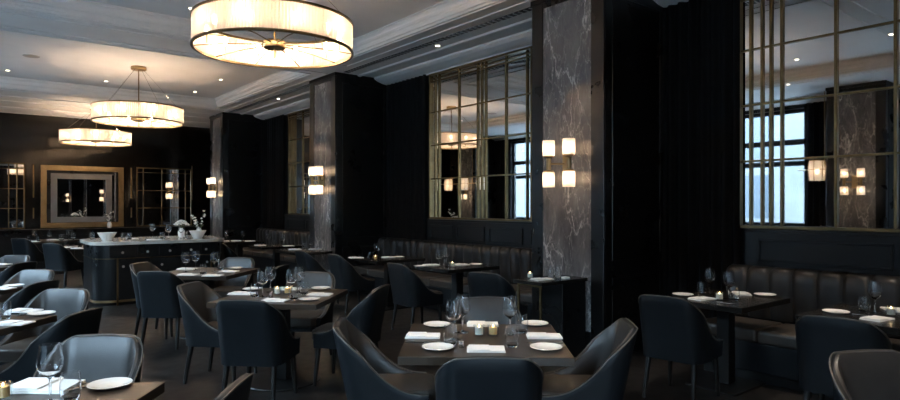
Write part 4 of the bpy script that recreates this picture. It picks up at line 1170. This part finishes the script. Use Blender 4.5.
def orchid(loc, label, h, vase, group, seed, n=9, spread=.13, dome=False):
    random.seed(seed)
    o = thing('flower_vase' if dome else 'orchid', label, 'flowers' if dome else 'plant', loc, 0, group)
    b = MB(); b.lathe([(0, 0), (.04, 0), (.055, .02), (.06, .09), (.035, .15), (.04, .16), (.034, .16), (.03, .148), (.05, .09), (.045, .02), (0, .015)], 24); b.build('vase', 'ceramic', o)
    z0 = .12
    stems = MB(); bl = MB(); lf = MB()
    if dome:
        for k in range(n):
            a = 2.4 * k; t = k / n
            r = spread * math.sqrt(t); z = z0 + h * (1 - .45 * t)
            c = Vector((r * math.cos(a), r * math.sin(a), z))
            blossom(bl, c, .034, 4)
            if k % 4 == 0: stems.tube([(.008 * math.cos(a), .008 * math.sin(a), z0), c * .5 + Vector((0, 0, z0 * .45)), c], .003, 5)
    else:
        for s in range(3):
            a = (.1, 2.3, 3.9)[s] + random.uniform(-.2, .2)
            top = (1., .78, .6)[s]; dx, dy = math.cos(a), math.sin(a)
            pts = [Vector((.008 * dx, .008 * dy, z0)), Vector((.03 * dx, .03 * dy, z0 + .35 * h * top)), Vector((.5 * spread * dx, .5 * spread * dy, z0 + .75 * h * top)), Vector((spread * dx, spread * dy, z0 + h * top))]
            stems.tube(pts, .0035, 6)
            for k in range(n // 3):
                t = k / max(1, n // 3 - 1)
                p = pts[1].lerp(pts[2], t * 2) if t < .5 else pts[2].lerp(pts[3], t * 2 - 1)
                blossom(bl, p + Vector((random.uniform(-.03, .03), random.uniform(-.03, .03), random.uniform(-.02, .02))), .034)
    for s in range(3):
        m = Matrix.Translation((0, 0, z0 + .02)) @ Matrix.Rotation(2.1 * s + .6, 4, 'Z') @ Matrix.Rotation(R(-35), 4, 'Y') @ Matrix.Translation((.07, 0, 0)) @ Matrix.Diagonal((1, .3, .08, 1))
        lf.lathe([(0, -.07), (.05, -.04), (.07, 0), (.05, .04), (0, .07)], 10, mtx=m)
    stems.build('stem', 'leafgreen', o); bl.build('blossom', 'petal', o); lf.build('leaf', 'leafgreen', o)
    return o
orchid((3.27, 11.26, ZW), 'white orchid in a low vase on the sideboard, behind the right bowl', .36, True, 'flowers around the sideboard', 3, 24, .12)
orchid((3.02, 11.42, ZW), 'rounded bunch of white flowers on the sideboard, left of the orchid', .19, True, 'flowers around the sideboard', 5, 36, .12, True)
orchid((2.95, YB - .24, .9656), 'white flowers in a vase on the ledge under the gold framed mirror', .33, True, 'flowers around the sideboard', 9, 21, .085)
gl = 'glassware on the sideboard'
for (x, y, lab) in ((2.69, 10.95, 'stemmed wine glass on the sideboard, halfway along its front'), (2.86, 10.84, 'stemmed wine glass on the sideboard, nearest to the right bowl'),
                    (2.62, 11.75, 'stemmed wine glass on the sideboard, at its back edge behind the flowers')):
    dup(P0['wine_glass'], (x, y, ZW), 0, lab, gl)
for (x, y, lab) in ((1.66, 11.50, 'clear tumbler on the sideboard, left of the left bowl'), (2.03, 11.0, 'clear tumbler on the sideboard, right of the left bowl'), (2.13, 11.1, 'clear tumbler on the sideboard, second from the left bowl'),
                    (2.58, 10.90, 'clear tumbler on the sideboard, left of the middle wine glass'), (2.95, 10.95, 'clear tumbler on the sideboard, close to the right bowl')):
    dup(P0['tumbler'], (x, y, ZW), 0, lab, gl)
for (x, y, lab) in ((2.20, 11.35, 'white folded napkin on the sideboard, behind the tumblers'), (2.42, 10.72, 'white folded napkin on the sideboard, at the middle of its front edge')):
    dup(P0['napkin'], (x, y, ZW), .1, lab, 'folded napkins on the sideboard')

# ------------------------------------------------------------------ outside the windows
fb = thing('building', 'pale stone building across the street, seen in the mirrors through the windows', 'building', (-14, 6, -.15))
fb_l = (14, -6, .15)
b = MB(); b.box(-16, -14, -20, 40, -.15, 7.5); b.build('facade', 'facade', fb, fb_l)
b = MB()
for z in (.6, 3.1, 5.6): b.box(-14.25, -14, -20, 40, z, z + .25, .02, 1)
b.build('ledge', 'facade', fb, fb_l)
for k in range(14):
    y = -14 + 3.2 * k
    for z in (1.0, 3.5):
        b = MB(); b.box(-14.03, -13.99, y, y + 1.6, z, z + 1.8); b.build('facade_window', 'facade_dark', fb, fb_l)
struct(MB().box(-40, XL - .25, -30, 50, -.3, -.15).build('pavement', 'asphalt'), 'street outside')

# ------------------------------------------------------------------ light and camera
w = bpy.data.worlds.new('World'); scene.world = w; w.use_nodes = True
bg = w.node_tree.nodes['Background']; bg.inputs['Color'].default_value = (.58, .79, 1., 1); bg.inputs['Strength'].default_value = SKY
cd = bpy.data.cameras.new('camera'); cam = bpy.data.objects.new('camera', cd); COL.objects.link(cam)
cd.sensor_width = 36.; cd.lens = 36. * 615 / 900; cd.shift_y = 5 / 900; cd.clip_start = .05
cam.location = (0, 0, 1.55); cam.rotation_euler = (PI / 2, 0, -TH)
scene.camera = cam
scene.view_settings.view_transform = 'Standard'; scene.view_settings.look = 'None'
scene.view_settings.exposure = EXPO; scene.view_settings.gamma = 1.; scene.view_settings.use_curve_mapping = False
cy = scene.cycles
cy.use_denoising = True
cy.max_bounces = 10; cy.diffuse_bounces = 4; cy.glossy_bounces = 6; cy.transmission_bounces = 8; cy.transparent_max_bounces = 12
cy.caustics_reflective = False; cy.caustics_refractive = False
cy.sample_clamp_indirect = 4.
cy.use_light_tree = True
